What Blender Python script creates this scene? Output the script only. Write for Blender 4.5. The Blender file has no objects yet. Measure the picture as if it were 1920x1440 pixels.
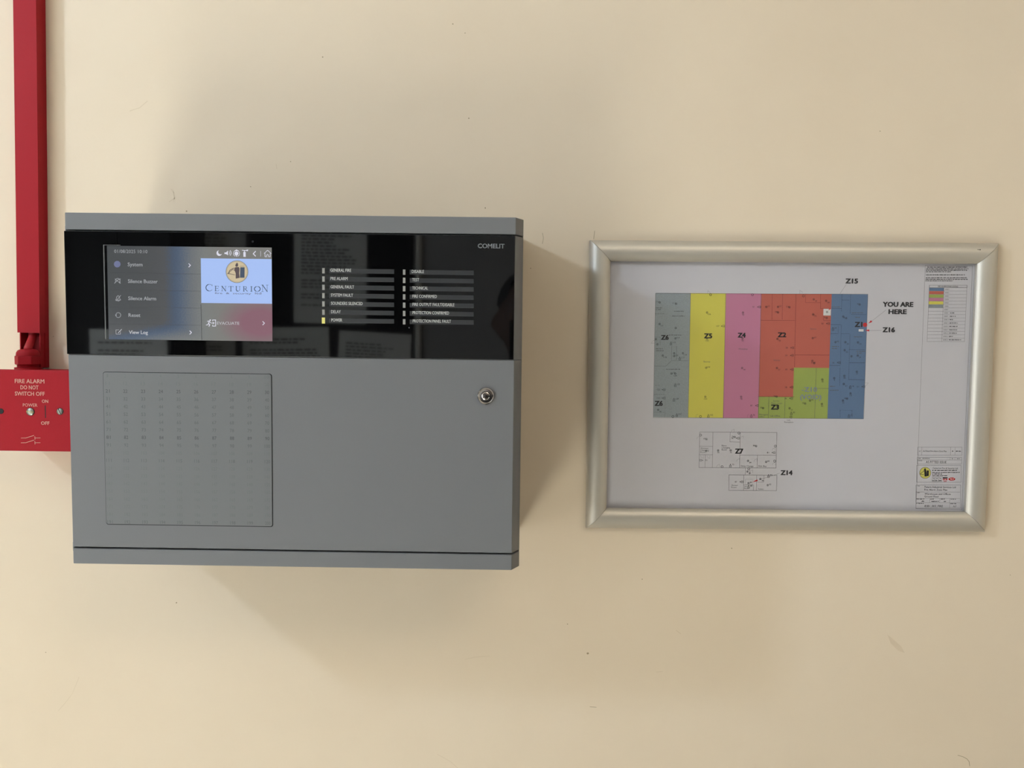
import bpy, bmesh, math, random
from mathutils import Matrix, Vector
random.seed(4)
sc = bpy.context.scene
COL = sc.collection

# ------------------------------------------------------------------ camera
F, CX, CY = 1423.0, 960.0, 720.0           # focal length / centre for the 1920x1440 frame
D, Z0 = 0.829, 1.55                        # camera distance from the wall (y = 0) and height
PITCH, YAW, ROLL = -0.0634, 0.00901, -0.01242
MC = (Matrix.Rotation(YAW, 3, 'Z') @ Matrix.Rotation(PITCH, 3, 'X') @ Matrix.Rotation(ROLL, 3, 'Y'))
RIGHT, FWD, UP = MC.col[0], MC.col[1], MC.col[2]
cam_data = bpy.data.cameras.new('camera')
cam = bpy.data.objects.new('camera', cam_data)
COL.objects.link(cam)
cam.matrix_world = Matrix(((RIGHT.x, UP.x, -FWD.x, 0), (RIGHT.y, UP.y, -FWD.y, -D),
                           (RIGHT.z, UP.z, -FWD.z, Z0), (0, 0, 0, 1)))
cam_data.sensor_width = 36.0
cam_data.lens = F * 36.0 / 1920.0
cam_data.clip_start = 0.004
sc.camera = cam

# ------------------------------------------------------------------ world, daylight, exposure
world = bpy.data.worlds.new('world')
sc.world = world
world.use_nodes = True
world.node_tree.nodes['Background'].inputs[0].default_value = (0.75, 0.85, 1.0, 1)
world.node_tree.nodes['Background'].inputs[1].default_value = 0.6

XL, XR, YB, ZC = -1.70, 2.10, -2.60, 2.75      # room: left, right, wall behind the camera, ceiling
# two windows in the left wall (near edge, far edge, sill, head, daylight power, colour):
# a wide one looking at the yard and a small high one that sees the open sky
WINDOWS = [(-1.25, -2.25, 0.60, 2.00, 15.0, (0.93, 0.96, 1.0)),
           (-0.88, -1.12, 2.30, 2.54, 27.0, (0.70, 0.82, 1.0))]
for k, (wy0, wy1, wz0, wz1, power, colr) in enumerate(WINDOWS):
    ld = bpy.data.lights.new('window_daylight', 'AREA')
    ld.shape = 'RECTANGLE'
    ld.size, ld.size_y = abs(wy1 - wy0) - 0.08, wz1 - wz0 - 0.08
    ld.energy = power
    ld.color = colr
    lo = bpy.data.objects.new('window_daylight', ld)
    COL.objects.link(lo)
    lo.location = (XL - 0.035, (wy0 + wy1) / 2, (wz0 + wz1) / 2)
    lo.rotation_euler = (math.radians(90), 0, math.radians(-90))

# warm fill lamp added under the ceiling to lift the shadows (x, y, power, colour)
FILL_LAMPS = [(0.85, -1.70, 13.0, (1.0, 0.86, 0.66), 'added ceiling panel lamp giving warm fill light')]
# sun falling through the wide window on to the floor in front of the wall
sd = bpy.data.lights.new('sun', 'SUN')
sd.energy = 124.0
sd.color = (0.91, 0.94, 1.0)
sd.angle = math.radians(0.6)
so = bpy.data.objects.new('sun', sd)
COL.objects.link(so)
so.location = (-4, -3, 6)
so.rotation_euler = Vector((0.50, 0.25, -0.83)).to_track_quat('-Z', 'Y').to_euler()

sc.view_settings.view_transform = 'Standard'
sc.view_settings.look = 'None'
sc.view_settings.exposure = 0.0
sc.view_settings.gamma = 1.0
sc.view_settings.use_curve_mapping = False
sc.cycles.use_denoising = True
sc.cycles.max_bounces = 6
sc.cycles.diffuse_bounces = 4
sc.cycles.glossy_bounces = 3
sc.cycles.caustics_reflective = False
sc.cycles.caustics_refractive = False


# ------------------------------------------------------------------ materials
def lin(c):
    c = c / 255.0
    return c / 12.92 if c <= 0.04045 else ((c + 0.055) / 1.055) ** 2.4


def rgb(r, g, b):
    return (lin(r), lin(g), lin(b), 1.0)


MATS = {}


def mat(name, col, rough=0.5, metal=0.0, var=0.04, scale=60.0, bump=0.0, bscale=300.0, coat=0.0, ior=1.45, spec=0.5):
    """principled material with a little procedural variation in tone and relief"""
    m = bpy.data.materials.new(name)
    m.use_nodes = True
    nt = m.node_tree
    b = nt.nodes['Principled BSDF']
    b.inputs['Roughness'].default_value = rough
    b.inputs['Metallic'].default_value = metal
    b.inputs['IOR'].default_value = ior
    b.inputs['Specular IOR Level'].default_value = spec
    b.inputs['Coat Weight'].default_value = coat
    tc = nt.nodes.new('ShaderNodeTexCoord')
    if var > 0:
        nz = nt.nodes.new('ShaderNodeTexNoise')
        nz.inputs['Scale'].default_value = scale
        nz.inputs['Detail'].default_value = 4
        nt.links.new(tc.outputs['Object'], nz.inputs['Vector'])
        mx = nt.nodes.new('ShaderNodeMix')
        mx.data_type = 'RGBA'
        mx.inputs['A'].default_value = tuple(max(0, c * (1 - var)) for c in col[:3]) + (1,)
        mx.inputs['B'].default_value = tuple(min(1, c * (1 + var)) for c in col[:3]) + (1,)
        nt.links.new(nz.outputs['Fac'], mx.inputs['Factor'])
        nt.links.new(mx.outputs['Result'], b.inputs['Base Color'])
    else:
        b.inputs['Base Color'].default_value = col
    if bump > 0:
        n2 = nt.nodes.new('ShaderNodeTexNoise')
        n2.inputs['Scale'].default_value = bscale
        n2.inputs['Detail'].default_value = 3
        nt.links.new(tc.outputs['Object'], n2.inputs['Vector'])
        bp = nt.nodes.new('ShaderNodeBump')
        bp.inputs['Strength'].default_value = bump
        bp.inputs['Distance'].default_value = 0.001
        nt.links.new(n2.outputs['Fac'], bp.inputs['Height'])
        nt.links.new(bp.outputs['Normal'], b.inputs['Normal'])
    MATS[name] = m
    return m


def glow(name, col, strength=1.0):
    """a lit part of a screen or a lamp"""
    m = bpy.data.materials.new(name)
    m.use_nodes = True
    nt = m.node_tree
    b = nt.nodes['Principled BSDF']
    b.inputs['Base Color'].default_value = (0.01, 0.01, 0.01, 1)
    b.inputs['Roughness'].default_value = 0.25
    b.inputs['Emission Color'].default_value = col
    b.inputs['Emission Strength'].default_value = strength
    m.cycles.emission_sampling = 'NONE'
    MATS[name] = m
    return m


def wall_material():
    m = mat('cream_wall_paint', rgb(231, 214, 181), rough=0.62, var=0.0, spec=0.35)
    nt = m.node_tree
    b = nt.nodes['Principled BSDF']
    tc = nt.nodes.new('ShaderNodeTexCoord')
    n1 = nt.nodes.new('ShaderNodeTexNoise')
    n1.inputs['Scale'].default_value = 5.0
    n1.inputs['Detail'].default_value = 6
    n1.inputs['Roughness'].default_value = 0.55
    nt.links.new(tc.outputs['Object'], n1.inputs['Vector'])
    ramp = nt.nodes.new('ShaderNodeValToRGB')
    ramp.color_ramp.elements[0].position = 0.25
    ramp.color_ramp.elements[0].color = rgb(224, 207, 184)
    ramp.color_ramp.elements[1].position = 0.75
    ramp.color_ramp.elements[1].color = rgb(228, 212, 190)
    nt.links.new(n1.outputs['Fac'], ramp.inputs['Fac'])
    nt.links.new(ramp.outputs['Color'], b.inputs['Base Color'])
    # roller stipple + trowel waviness
    n2 = nt.nodes.new('ShaderNodeTexNoise')
    n2.inputs['Scale'].default_value = 260.0
    n2.inputs['Detail'].default_value = 4
    n3 = nt.nodes.new('ShaderNodeTexNoise')
    n3.inputs['Scale'].default_value = 14.0
    n3.inputs['Detail'].default_value = 3
    for n in (n2, n3):
        nt.links.new(tc.outputs['Object'], n.inputs['Vector'])
    b1 = nt.nodes.new('ShaderNodeBump')
    b1.inputs['Strength'].default_value = 0.14
    b1.inputs['Distance'].default_value = 0.0006
    b2 = nt.nodes.new('ShaderNodeBump')
    b2.inputs['Strength'].default_value = 0.22
    b2.inputs['Distance'].default_value = 0.003
    nt.links.new(n2.outputs['Fac'], b1.inputs['Height'])
    nt.links.new(n3.outputs['Fac'], b2.inputs['Height'])
    nt.links.new(b2.outputs['Normal'], b1.inputs['Normal'])
    nt.links.new(b1.outputs['Normal'], b.inputs['Normal'])
    return m


M_WALL = wall_material()
M_WALLF = mat('grey_wall_paint', rgb(150, 152, 156), 0.7, var=0.03, scale=6)
M_WALLO = mat('beige_wall_paint', rgb(224, 216, 202), 0.7, var=0.03, scale=6)
M_MARK = mat('wall_scuff', rgb(158, 140, 112), 0.8, var=0.1)
M_MARKL = mat('wall_chip', rgb(216, 198, 174), 0.8, var=0.1)
M_FLOOR = mat('floor_vinyl', rgb(186, 180, 168), 0.5, var=0.12, scale=20)
M_CEIL = mat('ceiling_paint', rgb(224, 222, 216), 0.8, var=0.02)
M_WFRAME = mat('white_window_frame', rgb(225, 225, 222), 0.35, var=0.02)

M_GREY = mat('grey_powder_coat', rgb(114, 115, 118), 0.45, var=0.025, scale=900, bump=0.12, bscale=1800, spec=0.4)
M_GREYD = mat('dark_housing', rgb(38, 40, 42), 0.6, var=0.05)
M_NUMPLATE = mat('number_plate_film', rgb(113, 115, 117), 0.42, var=0.02, scale=900, spec=0.4)
M_GLASS = mat('black_glass', (0.0016, 0.0016, 0.0018, 1), 0.03, var=0.0, ior=1.5)
M_GAP = mat('black_gap', (0.006, 0.006, 0.007, 1), 0.7, var=0.0)
M_STRIP = mat('label_strip_film', rgb(54, 55, 58), 0.22, var=0.04, scale=700)
M_STRIPTXT = mat('label_strip_print', rgb(196, 196, 196), 0.5, var=0.02)
M_LEDOFF = mat('indicator_lens', rgb(150, 149, 146), 0.3, var=0.03)
M_LEDON = glow('indicator_lens_lit', rgb(238, 230, 130), 0.85)
M_BRAND = mat('brand_print', rgb(116, 119, 124), 0.45, var=0.02)
M_NUM = [mat('number_print_dark', rgb(72, 75, 78), 0.5, var=0.05),
         mat('number_print_mid', rgb(90, 93, 95), 0.5, var=0.05),
         mat('number_print_faint', rgb(103, 107, 108), 0.5, var=0.05)]
M_CHROME = mat('chrome', rgb(205, 198, 192), 0.16, metal=1.0, var=0.02)
M_CHROMED = mat('chrome_dark', rgb(120, 112, 108), 0.22, metal=1.0, var=0.02)
M_RED = mat('red_enamel', rgb(160, 27, 37), 0.55, var=0.04, scale=500, bump=0.25, bscale=1500, spec=0.18)
M_REDP = mat('red_pvc', rgb(158, 27, 37), 0.55, var=0.03, scale=30, spec=0.18)
M_REDC = mat('red_cable_sheath', rgb(172, 36, 44), 0.4, var=0.05, spec=0.3)
M_REDTXT = mat('red_plate_print', rgb(206, 158, 142), 0.5, var=0.04)
M_SLOT = mat('slot_dark', rgb(40, 12, 14), 0.6, var=0.0)
M_STEEL = mat('zinc_screw', rgb(150, 152, 144), 0.38, metal=0.9, var=0.06, scale=400)
M_ALU = mat('anodised_aluminium', rgb(204, 198, 188), 0.46, metal=0.66, var=0.015, scale=25)
M_ALUD = mat('aluminium_joint', rgb(112, 108, 102), 0.5, metal=0.5, var=0.0)
M_PAPER = mat('plan_paper', rgb(209, 206, 209), 0.55, var=0.01, scale=40)
M_INK = mat('ink_black', rgb(34, 33, 36), 0.6, var=0.0)
M_INKG = mat('ink_grey', rgb(92, 92, 94), 0.6, var=0.0)
M_INKR = mat('ink_dark_red', rgb(110, 34, 34), 0.6, var=0.0)
M_INKB = mat('ink_dark_blue', rgb(44, 60, 88), 0.6, var=0.0)
M_INKV = mat('ink_slate', rgb(128, 140, 152), 0.6, var=0.0)
M_INKRED = mat('ink_red', rgb(205, 50, 52), 0.6, var=0.0)
Z_GREY = mat('zone_ink_grey', rgb(147, 155, 157), 0.6, var=0.26, scale=1300)
Z_YEL = mat('zone_ink_yellow', rgb(214, 204, 84), 0.6, var=0.02)
Z_PINK = mat('zone_ink_pink', rgb(196, 124, 152), 0.6, var=0.03)
Z_RED = mat('zone_ink_red', rgb(192, 98, 82), 0.6, var=0.03)
Z_GRN = mat('zone_ink_green', rgb(157, 171, 84), 0.6, var=0.03)
Z_BLU = mat('zone_ink_blue', rgb(94, 120, 152), 0.6, var=0.06, scale=700)
Z_WHT = mat('zone_ink_white', rgb(226, 224, 220), 0.6, var=0.0)
Z_LYEL = mat('emblem_ink_yellow', rgb(208, 200, 96), 0.6, var=0.0)
M_BOARD = mat('black_felt', rgb(16, 16, 18), 0.9, var=0.1)
M_SHEET = mat('office_paper', rgb(215, 218, 220), 0.7, var=0.02)
M_SHEETINK = mat('office_ink', rgb(60, 62, 66), 0.7, var=0.0)


# ------------------------------------------------------------------ geometry helpers
def link(name, me, m=None, parent=None, smooth=False):
    o = bpy.data.objects.new(name, me)
    COL.objects.link(o)
    if m is not None:
        me.materials.append(m)
    if parent is not None:
        o.parent = parent
    if smooth:
        for p in me.polygons:
            p.use_smooth = True
    return o


def from_bm(name, bm, m, parent=None, smooth=False):
    bmesh.ops.recalc_face_normals(bm, faces=bm.faces)
    me = bpy.data.meshes.new(name)
    bm.to_mesh(me)
    bm.free()
    return link(name, me, m, parent, smooth)


def add_box(bm, x0, x1, y0, y1, z0, z1):
    v = [bm.verts.new((x, y, z)) for x in (x0, x1) for y in (y0, y1) for z in (z0, z1)]
    for f in ((0, 1, 3, 2), (4, 6, 7, 5), (0, 4, 5, 1), (2, 3, 7, 6), (0, 2, 6, 4), (1, 5, 7, 3)):
        bm.faces.new([v[i] for i in f])


def box(name, x0, x1, y0, y1, z0, z1, m, parent=None, bevel=0.0):
    bm = bmesh.new()
    add_box(bm, x0, x1, y0, y1, z0, z1)
    o = from_bm(name, bm, m, parent)
    if bevel:
        bv(o, bevel)
    return o


def bv(o, w, seg=2):
    md = o.modifiers.new('bevel', 'BEVEL')
    md.width = w
    md.segments = seg
    md.limit_method = 'ANGLE'
    for p in o.data.polygons:
        p.use_smooth = True
    md.harden_normals = False
    wn = o.modifiers.new('normals', 'WEIGHTED_NORMAL')
    wn.keep_sharp = True


def add_prism(bm, poly, axis, a, b):
    """extrude a 2D polygon along an axis; poly is (x,y) for Z, (x,z) for Y"""
    def P(p, t):
        return (p[0], p[1], t) if axis == 'Z' else (p[0], t, p[1])
    lo_ = [bm.verts.new(P(p, a)) for p in poly]
    hi_ = [bm.verts.new(P(p, b)) for p in poly]
    bm.faces.new(lo_)
    bm.faces.new(hi_[::-1])
    n = len(poly)
    for i in range(n):
        bm.faces.new((lo_[i], lo_[(i + 1) % n], hi_[(i + 1) % n], hi_[i]))


def lathe(name, prof, c, m, parent=None, axis='Y', n=32, smooth=True):
    """prof: (radius, distance along the axis); axis Y points out of the wall (-y), Z points up"""
    bm = bmesh.new()
    rings = []
    for r, h in prof:
        ring = []
        for i in range(n):
            a = 2 * math.pi * i / n
            x, t = r * math.cos(a), r * math.sin(a)
            p = (c[0] + x, c[1] - h, c[2] + t) if axis == 'Y' else (c[0] + x, c[1] + t, c[2] + h)
            ring.append(bm.verts.new(p))
        rings.append(ring)
    for k in range(len(rings) - 1):
        for i in range(n):
            bm.faces.new((rings[k][i], rings[k][(i + 1) % n], rings[k + 1][(i + 1) % n], rings[k + 1][i]))
    bm.faces.new(rings[0][::-1])
    bm.faces.new(rings[-1])
    o = from_bm(name, bm, m, parent, smooth)
    if smooth:
        o.modifiers.new('edge', 'EDGE_SPLIT').split_angle = math.radians(35)
    return o


def tube(name, pts, r, m, parent=None, n=12):
    bm = bmesh.new()
    rings = []
    for i, p in enumerate(pts):
        p = Vector(p)
        d = (Vector(pts[min(i + 1, len(pts) - 1)]) - Vector(pts[max(i - 1, 0)])).normalized()
        a = d.cross(Vector((0, 1, 0.01))).normalized()
        b = d.cross(a)
        rr = r[i] if isinstance(r, (list, tuple)) else r
        rings.append([bm.verts.new(p + rr * (math.cos(t) * a + math.sin(t) * b))
                      for t in [2 * math.pi * k / n for k in range(n)]])
    for k in range(len(rings) - 1):
        for i in range(n):
            bm.faces.new((rings[k][i], rings[k][(i + 1) % n], rings[k + 1][(i + 1) % n], rings[k + 1][i]))
    bm.faces.new(rings[0])
    bm.faces.new(rings[-1][::-1])
    return from_bm(name, bm, m, parent, True)


def thing(name, loc, label, cat, rot=None, group=None):
    o = bpy.data.objects.new(name, None)
    COL.objects.link(o)
    o.location = loc
    o.empty_display_size = 0.05
    if rot is not None:
        o.rotation_euler = rot
    return tag(o, label, cat, group)


def tag(o, label, cat, group=None):
    o['label'] = label
    o['category'] = cat
    if group:
        o['group'] = group
    return o


def struct(o, label):
    o['kind'] = 'structure'
    o['label'] = label
    return o


def at(px, py, d):
    """the point on the plane at distance d in front of the wall that lies on the sight line of a photo pixel"""
    r = RIGHT * ((px - CX) / F) + FWD + UP * (-(py - CY) / F)
    t = (D - d) / r.y
    return Vector((0, -D, Z0)) + r * t


# ---- lettering with Blender's built-in font, as flat meshes, cached per string
_GLYPH = {}
_fc = bpy.data.curves.new('lettering', 'FONT')
_fo = bpy.data.objects.new('lettering', _fc)
COL.objects.link(_fo)


def glyphs(body, bold):
    key = (body, bold)
    if key not in _GLYPH:
        _fc.body = body
        _fc.resolution_u = 2
        _fc.offset = bold
        _fc.fill_mode = 'FRONT'
        dg = bpy.context.evaluated_depsgraph_get()
        dg.update()
        me = bpy.data.meshes.new_from_object(_fo.evaluated_get(dg))
        vs = [(v.co.x, v.co.y) for v in me.vertices]
        fs = [tuple(p.vertices) for p in me.polygons]
        bpy.data.meshes.remove(me)
        x0 = min(v[0] for v in vs)
        x1 = max(v[0] for v in vs)
        _GLYPH[key] = ([((x - x0) / max(x1 - x0, 1e-6), y) for x, y in vs], fs)
    return _GLYPH[key]


_cap = glyphs('H', 0.0)[0]
CAPH = max(p[1] for p in _cap)


class Print:
    """collects flat shapes in the local (u, v) plane of a thing; coordinates are photo pixels turned
    into local metres by fm"""

    def __init__(self, fm):
        self.fm, self.v, self.f = fm, [], []

    def _add(self, pts, faces):
        o = len(self.v)
        self.v += pts
        self.f += [tuple(i + o for i in f) for f in faces]

    def rect(self, x0, y0, x1, y1):
        a, b = self.fm(x0, y0), self.fm(x1, y1)
        self._add([(a[0], b[1]), (b[0], b[1]), (b[0], a[1]), (a[0], a[1])], [(0, 1, 2, 3)])
        return self

    def quad(self, u0, v0, u1, v1):
        self._add([(u0, v0), (u1, v0), (u1, v1), (u0, v1)], [(0, 1, 2, 3)])
        return self

    def poly(self, pts):
        self._add([self.fm(*p) for p in pts], [tuple(range(len(pts)))[::-1]])
        return self

    def line(self, pts, w=0.7):
        w = w * 0.00029
        q = [self.fm(*p) for p in pts]
        for a, b in zip(q, q[1:]):
            d = Vector((b[0] - a[0], b[1] - a[1]))
            if d.length < 1e-7:
                continue
            d.normalize()
            n = Vector((-d.y, d.x)) * w
            e = d * w
            self._add([(a[0] - n.x - e.x, a[1] - n.y - e.y), (b[0] - n.x + e.x, b[1] - n.y + e.y),
                       (b[0] + n.x + e.x, b[1] + n.y + e.y), (a[0] + n.x - e.x, a[1] + n.y - e.y)], [(0, 1, 2, 3)])
        return self

    def dash(self, a, b, w=0.6, step=4.0, fill=0.62):
        L = math.hypot(b[0] - a[0], b[1] - a[1])
        n = max(1, int(L / step))
        for i in range(n):
            t0, t1 = i / n, (i + fill) / n
            self.line([(a[0] + (b[0] - a[0]) * t0, a[1] + (b[1] - a[1]) * t0),
                       (a[0] + (b[0] - a[0]) * t1, a[1] + (b[1] - a[1]) * t1)], w)
        return self

    def frame(self, x0, y0, x1, y1, w=0.6):
        return self.line([(x0, y0), (x1, y0), (x1, y1), (x0, y1), (x0, y0)], w)

    def disc(self, x, y, r, n=20):
        return self.poly([(x + r * math.cos(2 * math.pi * i / n), y + r * math.sin(2 * math.pi * i / n)) for i in range(n)])

    def ring(self, x, y, r, w=0.7, n=18, a0=0.0, a1=360.0):
        return self.line([(x + r * math.cos(math.radians(a0 + (a1 - a0) * i / n)),
                           y + r * math.sin(math.radians(a0 + (a1 - a0) * i / n))) for i in range(n + 1)], w)

    def text(self, body, x0, x1, ytop, ybase, bold=0.0):
        vs, fs = glyphs(body, 0.0)
        a = self.fm(x0, (ytop + ybase) / 2)
        b = self.fm(x1, (ytop + ybase) / 2)
        xm = (x0 + x1) / 2
        yt, yb = self.fm(xm, ytop)[1], self.fm(xm, ybase)[1]
        s = (yt - yb) / CAPH
        e = bold * s                       # heavier weight: the same letters again, a hair to each side
        w = max(b[0] - a[0] - 2 * e, 1e-5)
        for k, (dx, dy) in enumerate(((0, 0), (-1, 0), (1, 0), (0, -0.6), (0, 0.6), (-0.8, 0.5), (0.8, -0.5), (-0.8, -0.5), (0.8, 0.5))[:9 if bold > 0.012 else (3 if bold > 0 else 1)]):
            self._add([(a[0] + e + w * x + dx * e, yb + y * s + dy * e, k * 4e-6) for x, y in vs], fs)
        return self

    def greek(self, x0, x1, y, h=1.5, seed=0):
        """a line of print too small to read"""
        r = random.Random(seed)
        x = x0
        while x < x1:
            w = r.uniform(2.0, 7.0)
            e = min(x + w, x1)
            k = x
            while k < e - 0.4:
                s = min(r.uniform(0.6, 1.1), e - k)
                self.rect(k, y - h / 2 * r.uniform(0.55, 1.0), k + s, y + h / 2 * r.uniform(0.55, 1.0))
                k += s + 0.28
            x = e + 1.0
        return self

    def build(self, name, m, parent, depth, thick=0.0):
        bm = bmesh.new()
        vs = [bm.verts.new((q[0], -depth - (q[2] if len(q) > 2 else 0.0), q[1])) for q in self.v]
        for f in self.f:
            try:
                bm.faces.new([vs[i] for i in f])
            except ValueError:
                pass
        me = bpy.data.meshes.new(name)
        if thick > 0:
            r = bmesh.ops.extrude_face_region(bm, geom=list(bm.faces))
            for e in r['geom']:
                if isinstance(e, bmesh.types.BMVert):
                    e.co.y -= thick
            bmesh.ops.recalc_face_normals(bm, faces=bm.faces)
        else:
            for f in bm.faces:
                f.normal_update()
                if f.normal.y > 0:
                    f.normal_flip()
        bm.to_mesh(me)
        bm.free()
        return link(name, me, m, parent)


# ------------------------------------------------------------------ the room
T = 0.12
wb = struct(box('wall_back', XL - T, XR + T, 0, T, 0, ZC, M_WALL), 'cream painted plaster wall carrying the panel and the plan')
struct(box('wall_front', XL - T, XR + T, YB - T, YB, 0, ZC, M_WALLF), 'grey painted wall behind the photographer')
struct(box('wall_right', XR, XR + T, YB, 0, 0, ZC, M_WALLO), 'beige painted wall at the right end of the room')
bm = bmesh.new()
ys = sorted({YB, 0.0} | {w[0] for w in WINDOWS} | {w[1] for w in WINDOWS})
for ya, yb in zip(ys, ys[1:]):
    cuts = sorted((w[2], w[3]) for w in WINDOWS if w[1] <= ya + 1e-6 and yb <= w[0] + 1e-6)
    z = 0.0
    for c0, c1 in cuts + [(ZC, ZC)]:
        add_box(bm, XL - T, XL, ya, yb, z, c0)
        z = c1
struct(from_bm('wall_left', bm, M_WALLO), 'beige painted wall with the window')
struct(box('floor', XL - T, XR + T, YB - T, T, -0.05, 0, M_FLOOR), 'dull vinyl floor')
struct(box('ceiling', XL - T, XR + T, YB - T, T, ZC, ZC + 0.05, M_CEIL), 'white painted ceiling')

# window: frame and pane
m = bpy.data.materials.new('window_glass')
m.use_nodes = True
nt = m.node_tree
nt.nodes.remove(nt.nodes['Principled BSDF'])
tr = nt.nodes.new('ShaderNodeBsdfTransparent')
tr.inputs[0].default_value = (0.96, 0.98, 0.97, 1)
gl = nt.nodes.new('ShaderNodeBsdfGlossy')
gl.inputs['Roughness'].default_value = 0.02
mx = nt.nodes.new('ShaderNodeMixShader')
mx.inputs[0].default_value = 0.03
nt.links.new(tr.outputs[0], mx.inputs[1])
nt.links.new(gl.outputs[0], mx.inputs[2])
nt.links.new(mx.outputs[0], nt.nodes['Material Output'].inputs[0])
M_PANE = m
for k, (wy0, wy1, wz0, wz1, _, _) in enumerate(WINDOWS):
    win = thing('window_%d' % (k + 1), (XL, (wy0 + wy1) / 2, wz0),
                ('wide white framed window in the side wall', 'small high white framed window in the side wall')[k], 'window')
    win['kind'] = 'structure'
    hw, hh, fb = abs(wy1 - wy0) / 2, wz1 - wz0, 0.04
    bm = bmesh.new()
    for a in ((-hw, -hw + fb, 0, hh), (hw - fb, hw, 0, hh), (-hw + fb, hw - fb, 0, fb), (-hw + fb, hw - fb, hh - fb, hh)):
        add_box(bm, -0.06, -0.012, a[0], a[1], a[2], a[3])
    from_bm('window_frame', bm, M_WFRAME, win)
    box('pane', -0.030, -0.026, -hw + fb, hw - fb, fb, hh - fb, M_PANE, win)
    box('window_sill', -0.05, 0.05, -hw, hw, -0.03, 0.0, M_WFRAME, win)

# the added fill lamp, shaped as a ceiling panel
for x, y, power, colr, lab in FILL_LAMPS:
    lamp = thing('fill_lamp', (x, y, ZC), lab, 'lamp', None, 'added fill lamps')
    box('fill_lamp_tray', -0.61, 0.61, -0.31, 0.31, -0.035, -0.001, M_WFRAME, lamp)
    box('fill_lamp_diffuser', -0.59, 0.59, -0.29, 0.29, -0.041, -0.035, M_WFRAME, lamp)
    ld = bpy.data.lights.new('fill_lamp_light', 'AREA')
    ld.shape = 'RECTANGLE'
    ld.size, ld.size_y = 1.18, 0.58
    ld.energy = power
    ld.color = colr
    lo = bpy.data.objects.new('fill_lamp_light', ld)
    COL.objects.link(lo)
    lo.parent = lamp
    lo.location = (0, 0, -0.045)

# marks on the wall
def wm(px, py):
    p = at(px, py, 0.0)
    return (p.x, p.z)


pr = Print(wm)
for x, y, r in ((331, 1130, 1.7), (605, 107, 1.6), (849, 45, 1.5), (1102, 1225, 2.6), (910, 390, 1.6), (470, 350, 1.4),
                (350, 396, 1.8), (1204, 1086, 1.2), (1372, 1028, 1.3), (1650, 246, 1.3), (1064, 1170, 1.2), (872, 62, 1.2),
                (545, 303, 1.2), (879, 222, 1.6), (1894, 1078, 1.0), (100, 631, 1.0), (995, 503, 1.1), (86, 1223, 1.2)):
    n = 9
    pr.poly([(x + r * random.uniform(0.55, 1.0) * math.cos(2 * math.pi * i / n),
              y + r * random.uniform(0.55, 1.0) * math.sin(2 * math.pi * i / n)) for i in range(n)])
pr.line([(1796, 1416), (1806, 1419), (1813, 1423), (1817, 1428), (1818, 1436)], 0.9)
pr.line([(1017, 437), (1019, 446), (1017, 457)], 0.7).line([(1115, 433), (1114, 441), (1113, 448)], 0.8)
pr.line([(1106, 1325), (1118, 1326)], 0.8)
pr.build('scuff_marks', M_MARK, wb, 0.00015)['kind'] = 'stuff'
pr = Print(wm)
pr.line([(110, 1332), (124, 1316), (136, 1300), (148, 1270)], 1.0)
pr.line([(872, 1236), (890, 1232), (918, 1230)], 0.9).line([(820, 1414), (845, 1428), (858, 1440)], 0.9)
pr.line([(244, 208), (262, 202), (276, 190)], 1.6).line([(318, 378), (327, 372), (325, 360), (321, 355)], 1.6)
pr.poly([(1664, 1190), (1672, 1196), (1690, 1212), (1696, 1224), (1684, 1220), (1670, 1206)])
pr.line([(518, 308), (519, 316)], 1.2).line([(1268, 1182), (1276, 1188)], 1.4).line([(1230, 1260), (1242, 1259)], 1.0)
pr.build('faint_smears', M_MARKL, wb, 0.00012)['kind'] = 'stuff'

# ------------------------------------------------------------------ fire alarm panel
PW, PH, PD = 0.4010, 0.3176, 0.150
PO = Vector((-0.20496, 0.0, Z0 - 0.05424))
panel = thing('fire_alarm_panel', PO, 'grey metal fire alarm control panel with a black glass display band', 'alarm panel')


def pm(px, py):
    p = at(px, py, PD)
    return (p.x - PO.x, p.z - PO.z)


def pv(y_left, x_left, y_right, x_right):
    return (pm(x_left, y_left)[1] + pm(x_right, y_right)[1]) / 2


V_CAP = pv(431.5, 130, 440.5, 940)
V_GLASS = pv(665.5, 130, 674.0, 950)
V_BOT = pv(1028.0, 150, 1037.5, 950)
CH, CD = 0.0068, 0.0125     # chamfer: sideways, deep


def profile(back, g=0.0):
    w, wo = PW / 2 - g, PW / 2 + CH - g
    return [(-wo, -back), (-wo, -(PD - CD)), (-w, -PD), (w, -PD), (wo, -(PD - CD)), (wo, -back)]


def shell(name, back, z0, z1, m, bevel=0.0006):
    bm = bmesh.new()
    add_prism(bm, profile(back), 'Z', z0, z1)
    o = from_bm(name, bm, m, panel)
    bv(o, bevel)
    return o


HG = 0.0006
bm = bmesh.new()
add_box(bm, -PW / 2 + 0.004, PW / 2 - 0.004, -(PD - 0.008), -0.001, -PH / 2 + 0.004, PH / 2 - 0.004)
from_bm('housing', bm, M_GREYD, panel)
shell('top_cap', 0.0, V_CAP + HG, PH / 2, M_GREY)
shell('display_surround', 0.0, V_GLASS + 0.00015, V_CAP - HG, M_GREY, 0.0003)
door = shell('door', 0.0, V_BOT + HG + 0.0002, V_GLASS - 0.00015, M_GREY, 0.0005)
shell('bottom_cap', 0.0, -PH / 2, V_BOT - HG - 0.0002, M_GREY)
for z in (V_CAP, V_BOT):
    lathe('hinge_pin', [(0.0012, -0.004), (0.0012, 0.004)], (-PW / 2 - 0.0012, -PD + 0.004, z), M_GREY, panel, 'Z', 10)

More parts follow.
